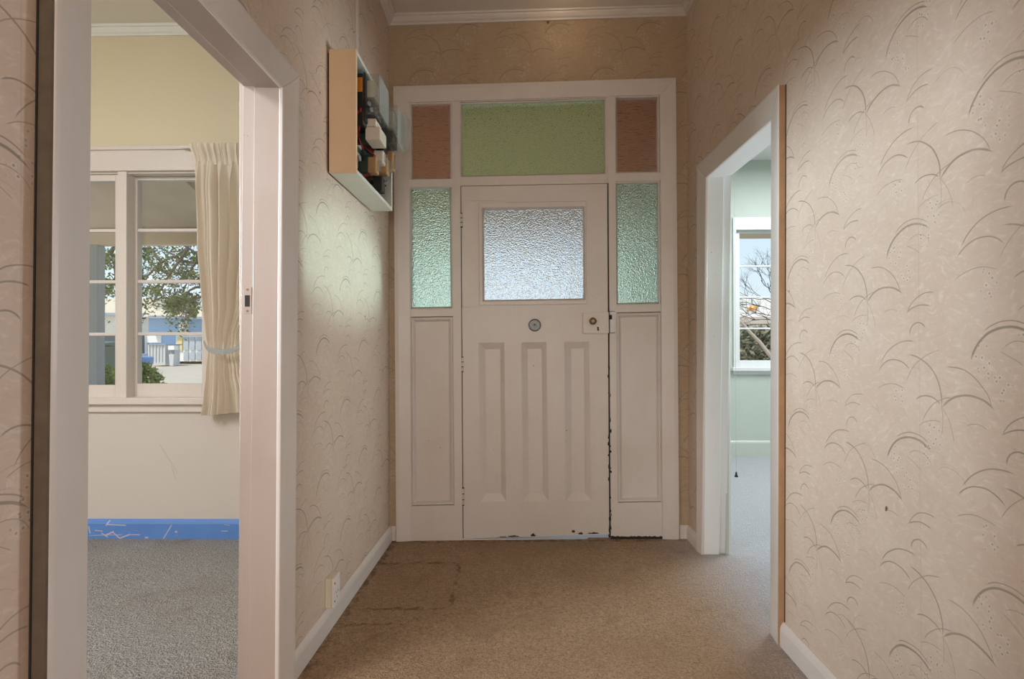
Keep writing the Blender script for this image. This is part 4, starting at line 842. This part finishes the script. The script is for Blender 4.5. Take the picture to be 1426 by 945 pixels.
for (u0, u1, v0, v1) in ((192, 200.5, 467, 492), (145, 160.5, 467, 485), (176, 184, 468, 488)):
    f_ = bq('window_frame', [(u0 - 1.2, v0 - 1), (u1 + 1.2, v0 - 1), (u1 + 1.2, v1 + 1), (u0 - 1.2, v1 + 1)], BY - .75, BY - .3, 'white_wall'); bq('pane', [(u0, v0), (u1, v0), (u1, v1), (u0, v1)], BY - .8, BY - .74, 'dark', f_)
sf = bq('shopfront_frame', [(245, 466), (300, 466), (300, 503), (245, 503)], BY - .7, BY - .5, 'white_wall')
bq('yellow_panel', [(247, 468), (253.5, 468), (253.5, 488), (247, 488)], BY - .78, BY - .7, 'yellow', sf)
M['pane_grey'] = plain('pale_reflecting_pane', (.45, .50, .55), .2)
for i in range(5):
    u = 255.5 + 9 * i; bq('shop_pane', [(u, 469), (u + 6.5, 469), (u + 6.5, 487), (u, 487)], BY - .78, BY - .7, 'pane_grey', sf); bq('kick_panel', [(u, 490), (u + 6.5, 490), (u + 6.5, 501), (u, 501)], BY - .78, BY - .7, 'pane_grey', sf)
# tank, pots
M['galv'] = plain('galvanised_grey', (.62, .63, .62), .5, .2)
tk = empty('water_tank', (b_(218, 504, 33).x, 33, gz(32.7)), 'grey metal tank standing before the blue wall across the road', 'tank')
bq('tank_body', [(206, 480), (230, 480), (230, 508), (206, 508)], 32, 33.4, 'galv', tk)
for i in range(6): u = 207 + 4.4 * i; bq('tank_rib', [(u, 480), (u + .9, 480), (u + .9, 504), (u, 504)], 31.94, 32.0, 'galv', tk)
bq('tank_lid', [(205.6, 478.6), (230.4, 478.6), (230.4, 480.2), (205.6, 480.2)], 31.9, 33.5, 'eave', tk)
pb = empty('letterbox', (b_(238, 503, 32).x, 32, gz(32.2)), 'white box on a stand right of the grey tank across the road', 'letterbox')
bq('letterbox_body', [(234, 481), (242.5, 481), (242.5, 487), (234, 487)], 32, 32.4, 'white_wall', pb); bq('stand', [(235, 493), (242, 493), (241, 509), (236, 509)], 32, 32.4, 'galv', pb); bq('stem', [(237, 487), (240, 487), (240, 493), (237, 493)], 32.1, 32.3, 'eave', pb)
# car
M['carblue'] = plain('blue_car_paint', (.12, .25, .50), .2, .2); M['tyre'] = plain('tyre_rubber', (.03, .03, .03), .8)
cp = b_(140, 506, 26); car = empty('car', (cp.x, 26, gz(26)), 'blue car parked across the road behind the green shrub', 'car')
bm = B(); pr = [(-2.2, .35), (2.1, .35), (2.15, .75), (1.2, .92), (.55, 1.35), (-1.0, 1.38), (-1.75, .95), (-2.2, .85)]
loft(bm, [(cp.x + x, 25.2, gz(26) + z) for x, z in pr], [(cp.x + x, 26.8, gz(26) + z) for x, z in pr]); build('car_body', bm, M['carblue'], car, bevel=.08)
bm = B(); pr = [(1.02, .93), (.48, 1.29), (-.95, 1.31), (-1.5, .95)]; loft(bm, [(cp.x + x, 25.18, gz(26) + z) for x, z in pr], [(cp.x + x, 25.3, gz(26) + z) for x, z in pr]); build('side_glass', bm, M['dark'], car)
for wx in (-1.35, 1.35):
    for wyy in (25.3, 26.7): bm = B(); disc(bm, (cp.x + wx, wyy, gz(26) + .33), (0, 1, 0), [(.2, -.1), (.33, -.09), (.33, .09), (.2, .1)], 18); build('wheel', bm, M['tyre'], car)
# bin
bp = aty(140, 520, 11.5); M['bin'] = plain('dark_green_plastic', (.05, .10, .08), .5)
bn = empty('wheelie_bin', (bp.x, 11.5, gz(11.5)), 'dark green wheelie bin beyond the verandah post', 'bin')
zt0 = aty(140, 481, 11.5).z; bm = B(); w_ = .26; zb0 = gz(11.5)
loft(bm, [(bp.x - w_ * .8, 11.3, zb0 + .05), (bp.x + w_ * .8, 11.3, zb0 + .05), (bp.x + w_ * .8, 11.75, zb0 + .05), (bp.x - w_ * .8, 11.75, zb0 + .05)], [(bp.x - w_, 11.2, zt0), (bp.x + w_, 11.2, zt0), (bp.x + w_, 11.8, zt0), (bp.x - w_, 11.8, zt0)]); build('bin_body', bm, M['bin'], bn, bevel=.02)
bm = B(); loft(bm, [(bp.x - w_ - .02, 11.16, zt0), (bp.x + w_ + .02, 11.16, zt0), (bp.x + w_ + .02, 11.84, zt0), (bp.x - w_ - .02, 11.84, zt0)], [(bp.x - w_, 11.2, zt0 + .04), (bp.x + w_, 11.2, zt0 + .04), (bp.x + w_, 11.8, zt0 + .1), (bp.x - w_, 11.8, zt0 + .1)]); build('bin_lid', bm, M['bin'], bn)
for s in (-1, 1): bm = B(); disc(bm, (bp.x + s * w_ * .8, 11.75, zb0 + .1), (1, 0, 0), [(.1, -.03), (.1, .03)], 14); build('bin_wheel', bm, M['tyre'], bn)

# trees and shrubs
def leaf_mat(name, c1, c2):
    k = NT(name); i = k.n('ShaderNodeNewGeometry').outputs['Random Per Island']; c = k.mix(i, c1, c2)
    d = k.n('ShaderNodeBsdfDiffuse', {0: c}); t = k.n('ShaderNodeBsdfTranslucent', {0: c}); mx = k.n('ShaderNodeMixShader', {0: .35, 1: d.outputs[0], 2: t.outputs[0]}); k.t.links.new(mx.outputs[0], k.out.inputs[0]); return k.m
M['leaf'] = leaf_mat('tree_leaves', (.03, .06, .03), (.20, .26, .08)); M['shrub'] = leaf_mat('shrub_leaves', (.03, .08, .02), (.22, .30, .08)); M['bark'] = plain('grey_bark', (.11, .09, .08), .9, var=.3); M['palebark'] = plain('pale_bark', (.55, .46, .36), .9, var=.25, scale=6)
M['scrub'] = leaf_mat('dry_scrub_leaves', (.05, .06, .04), (.42, .38, .24))
def leaf(bm, p, s, r):
    a = Vector((r.uniform(-1, 1), r.uniform(-1, 1), r.uniform(-1, 1))).normalized(); b = a.orthogonal().normalized()
    b = Matrix.Rotation(r.uniform(0, 6.28), 3, a) @ b
    bm.faces.new([bm.verts.new(q) for q in (p - a * s, p + b * s * .45, p + a * s, p - b * s * .45)])
def branch_path(r, a, b, n=7, wig=.08):
    a, b = Vector(a), Vector(b); L = (b - a).length
    return [a.lerp(b, i / n) + Vector((r.uniform(-1, 1), r.uniform(-1, 1), r.uniform(-1, 1))) * L * wig * (0 < i < n) for i in range(n + 1)]
TY = 10.5; r = random.Random(3)
tp = aty(330, 520, TY); tree = empty('tree', (tp.x, TY, gz(TY)), 'leafy dark tree overhanging the view in the left window', 'tree')
fork = aty(322, 400, TY)
bm = B(); tube(bm, branch_path(r, (tp.x, TY, gz(TY) - .1), fork, 6, .02), .17, 9, .12); build('trunk', bm, M['bark'], tree, smooth=True)
fol = B()
BR_PX = [((322, 400), (262, 345), (190, 315)), ((322, 400), (285, 330), (262, 280)), ((262, 345), (226, 365), (192, 398)), ((262, 345), (236, 382), (216, 420)), ((322, 400), (272, 400), (236, 425)), ((285, 330), (268, 372), (256, 402)),
         ((236, 425), (256, 428), (270, 440)), ((190, 315), (160, 340), (132, 372)), ((160, 340), (158, 395), (128, 425)), ((226, 365), (205, 345), (185, 352)), ((322, 400), (262, 420), (262, 444)), ((132, 372), (110, 360), (90, 390)), ((236, 382), (216, 372), (200, 392)), ((300, 365), (250, 362), (222, 344))]
for q in BR_PX:
    dy = r.uniform(-.5, .5); a, m_, b = [aty(*q[i], TY + dy * i) for i in range(3)]
    path = branch_path(r, a, m_, 4, .05) + branch_path(r, m_, b, 4, .06)[1:]
    bm = B(); tube(bm, path, .035, 6, .010); build('branch', bm, M['bark'], tree, smooth=True)
    tw = B()
    for i in range(11):
        p0 = path[r.randrange(2, len(path))]; p1 = p0 + Vector((r.uniform(-.45, .3), r.uniform(-.3, .3), r.uniform(-.4, .22)))
        tube(tw, branch_path(r, p0, p1, 3, .08), .007, 4, .003)
        for s in range(26):
            p = p0.lerp(p1, r.random() ** .6) + Vector((r.gauss(0, .06), r.gauss(0, .08), r.gauss(0, .06))); leaf(fol, p, r.uniform(.025, .045), r)
    o = build('twigs', tw, M['bark'], tree); o['kind'] = 'stuff'
for (u, v, n, su, sv) in ((245, 420, 260, 22, 12), (268, 430, 170, 9, 12), (215, 402, 150, 18, 8), (145, 360, 240, 14, 12), (148, 398, 190, 12, 10), (262, 350, 130, 18, 12), (205, 352, 120, 10, 10), (262, 385, 80, 12, 6)):
    for i in range(n): leaf(fol, aty(r.gauss(u, su * .6), r.gauss(v, sv * .6), TY + r.uniform(-.5, .5)), r.uniform(.03, .055), r)
o = build('foliage', fol, M['leaf'], tree); o['kind'] = 'stuff'
def shrub(name, px, y, rx, rz, n, mt, label, cat='shrub', ls=(.03, .05), seed=1):
    r = random.Random(seed); c = aty(*px, y); z0 = gz(y); s = empty(name, (c.x, y, z0), label, cat)
    st = B()
    for i in range(9):
        tube(st, branch_path(r, (c.x + r.uniform(-.1, .1), y, z0 - .05), (c.x + r.uniform(-rx, rx) * .7, y + r.uniform(-rx, rx) * .5, z0 + r.uniform(.4, .9) * (c.z - z0 + rz)), 4, .05), .014, 5, .006)
    o = build('stems', st, M['bark'], s); o['kind'] = 'stuff'; bm = B()
    for i in range(n):
        d = Vector((r.gauss(0, 1), r.gauss(0, 1), r.gauss(0, 1))).normalized() * (r.uniform(.55, 1.02) ** .7) * (1 + .12 * math.sin(7 * r.random()))
        p = Vector((c.x + d.x * rx, y + d.y * rx * .8, c.z + d.z * rz))
        if p.z > z0: leaf(bm, p, r.uniform(*ls), r)
    o = build('foliage', bm, M[mt], s); o['kind'] = 'stuff'; return s
shrub('shrub', (188, 532), 8.7, .40, .33, 2600, 'shrub', 'rounded green shrub at the foot of the left window view')
shrub('shrub', (140, 536), 7.2, .24, .28, 900, 'shrub', 'low yellow green shrub beside the verandah post', seed=5)

# ---- right window view
RYB = 34.0
rb = empty('building', (aty(1060, 455, RYB).x, RYB, gz(RYB)), 'white commercial building with an orange sign outside the right window', 'building')
def rq(name, px, y0, y1, mt, parent=rb):
    bm = B(); A = [aty(u, v, y0) for u, v in px]; loft(bm, A, [p + Vector((0, y1 - y0, 0)) for p in A]); return build(name, bm, M[mt], parent)
rq('white_gable', [(985, 441), (985, 420), (1040, 411), (1100, 418), (1130, 424), (1130, 441)], RYB, RYB + 8, 'white_wall')
M['fawn'] = plain('fawn_awning', (.55, .47, .40), .7, var=.1, scale=2)
rq('awning', [(985, 441), (1130, 441), (1130, 450.5), (985, 450.5)], RYB - 1, RYB, 'fawn'); rq('lower_wall', [(985, 450), (1130, 450), (1130, 508), (985, 508)], RYB - .2, RYB + 8, 'white_wall')
tcu = bpy.data.curves.new('sign_letters', 'FONT'); tcu.body = 'AE'; tcu.extrude = .03; tcu.offset = .012; tcu.shear = .25
hs = (aty(1047, 432.3, RYB).z - aty(1047, 426, RYB).z); tcu.size = -hs * 1.45; tcu.space_character = 1.0
to = bpy.data.objects.new('tmp_text', tcu); C.objects.link(to); bpy.context.view_layer.update()
me = bpy.data.meshes.new_from_object(to.evaluated_get(bpy.context.evaluated_depsgraph_get())); bpy.data.objects.remove(to)
me.materials.clear(); me.materials.append(plain('orange_sign_paint', (.95, .42, .03), .5, var=.05)); me.name = 'sign_letters'
wdth = max(v.co.x for v in me.vertices) - min(v.co.x for v in me.vertices)
xa, xb = aty(1040.5, 432, RYB - .05), aty(1055, 432, RYB - .05); scx = (xb.x - xa.x) / wdth
for v in me.vertices:
    x, y, z = v.co; v.co = Vector((xa.x + x * scx, RYB - .05 - z, xa.z + y)) - ORI[rb.name]
so = bpy.data.objects.new('sign_letters', me); put(so, rb); tag(so, 'orange letters on the white wall')
rq('gable_vent', [(1046.5, 416.5), (1048.5, 416.5), (1048.5, 422), (1046.5, 422)], RYB - .06, RYB, 'eave')
# bare tree: forks grown recursively
r = random.Random(11); BYT = 9.5
bt0 = aty(1100, 520, BYT); bt = empty('bare_tree', (bt0.x, BYT, gz(BYT)), 'bare branching tree with a pale leaning trunk outside the right window', 'tree')
bm = B(); tube(bm, [aty(u, v, BYT - .5) for u, v in ((1120, 560), (1090, 515), (1071, 493), (1058, 476), (1045, 463), (1033, 449), (1020, 438))], .042, 8, .018); build('leaning_trunk', bm, M['palebark'], bt, smooth=True)
bm = B(); tube(bm, [Vector((bt0.x, BYT, gz(BYT) - .1)), aty(1092, 470, BYT), aty(1080, 425, BYT)], .07, 8, .04); build('trunk', bm, M['bark'], bt, smooth=True)
tw = B()
def grow_b(p, d, L, rad, depth):
    q = p + d * L; tube(tw, branch_path(r, p, q, 3, .05), rad, 4, rad * .6)
    if depth == 0: return
    for k_ in range(r.choice((2, 2, 3))):
        nd = (d + Vector((r.uniform(-.8, .8), r.uniform(-.5, .5), r.uniform(-.35, .6)))).normalized(); grow_b(p.lerp(q, r.uniform(.55, 1)), nd, L * r.uniform(.62, .85), rad * .62, depth - 1)
for (u, v, dx, dz, L) in ((1080, 425, -.9, .55, .34), (1080, 425, -.35, 1, .42), (1084, 440, -1, .15, .40), (1086, 450, -1, -.05, .34), (1080, 425, .2, 1, .4), (1088, 455, -.8, .5, .4), (1086, 436, -1, .35, .5), (1078, 410, -.8, .9, .34), (1082, 445, -1, .0, .45), (1080, 418, -1, .1, .4)):
    grow_b(aty(u, v, BYT), Vector((dx, 0, dz)).normalized(), L, .010, 5)
o = build('branches', tw, M['bark'], bt); o['kind'] = 'stuff'
for i, (u, v, y, rx, rz) in enumerate(((1036, 490, 14.6, .62, .66), (1062, 488, 12.6, .62, .56))):
    shrub('dry_bush', (u, v), y, rx, rz, 1500, 'scrub', ['olive dry bush left of the leaning trunk, outside the right window', 'olive dry bush right behind the leaning trunk, outside the right window'][i], 'bush', (.05, .10), 20 + i)
hz = 18.0; r = random.Random(40); hc = aty(1050, 500, hz); hg = empty('hedge', (hc.x, hz, gz(hz)), 'long scruffy hedge behind the two dry bushes outside the right window', 'hedge')
bm = B(); zt = aty(1050, 461, hz).z
for i in range(9000): leaf(bm, Vector((hc.x + r.uniform(-4, 4), hz + r.gauss(0, .35), gz(hz) + (zt - gz(hz)) * r.random() ** .6 * (1 + .08 * math.sin(i)))), r.uniform(.06, .12), r)
o = build('foliage', bm, M['scrub'], hg); o['kind'] = 'stuff'
bm = B()
for i in range(30): x = hc.x - 4 + 8 * i / 29; tube(bm, branch_path(r, (x, hz, gz(hz) - .05), (x + r.uniform(-.2, .2), hz, zt * .9), 3, .05), .02, 5, .008)
o = build('stems', bm, M['bark'], hg); o['kind'] = 'stuff'
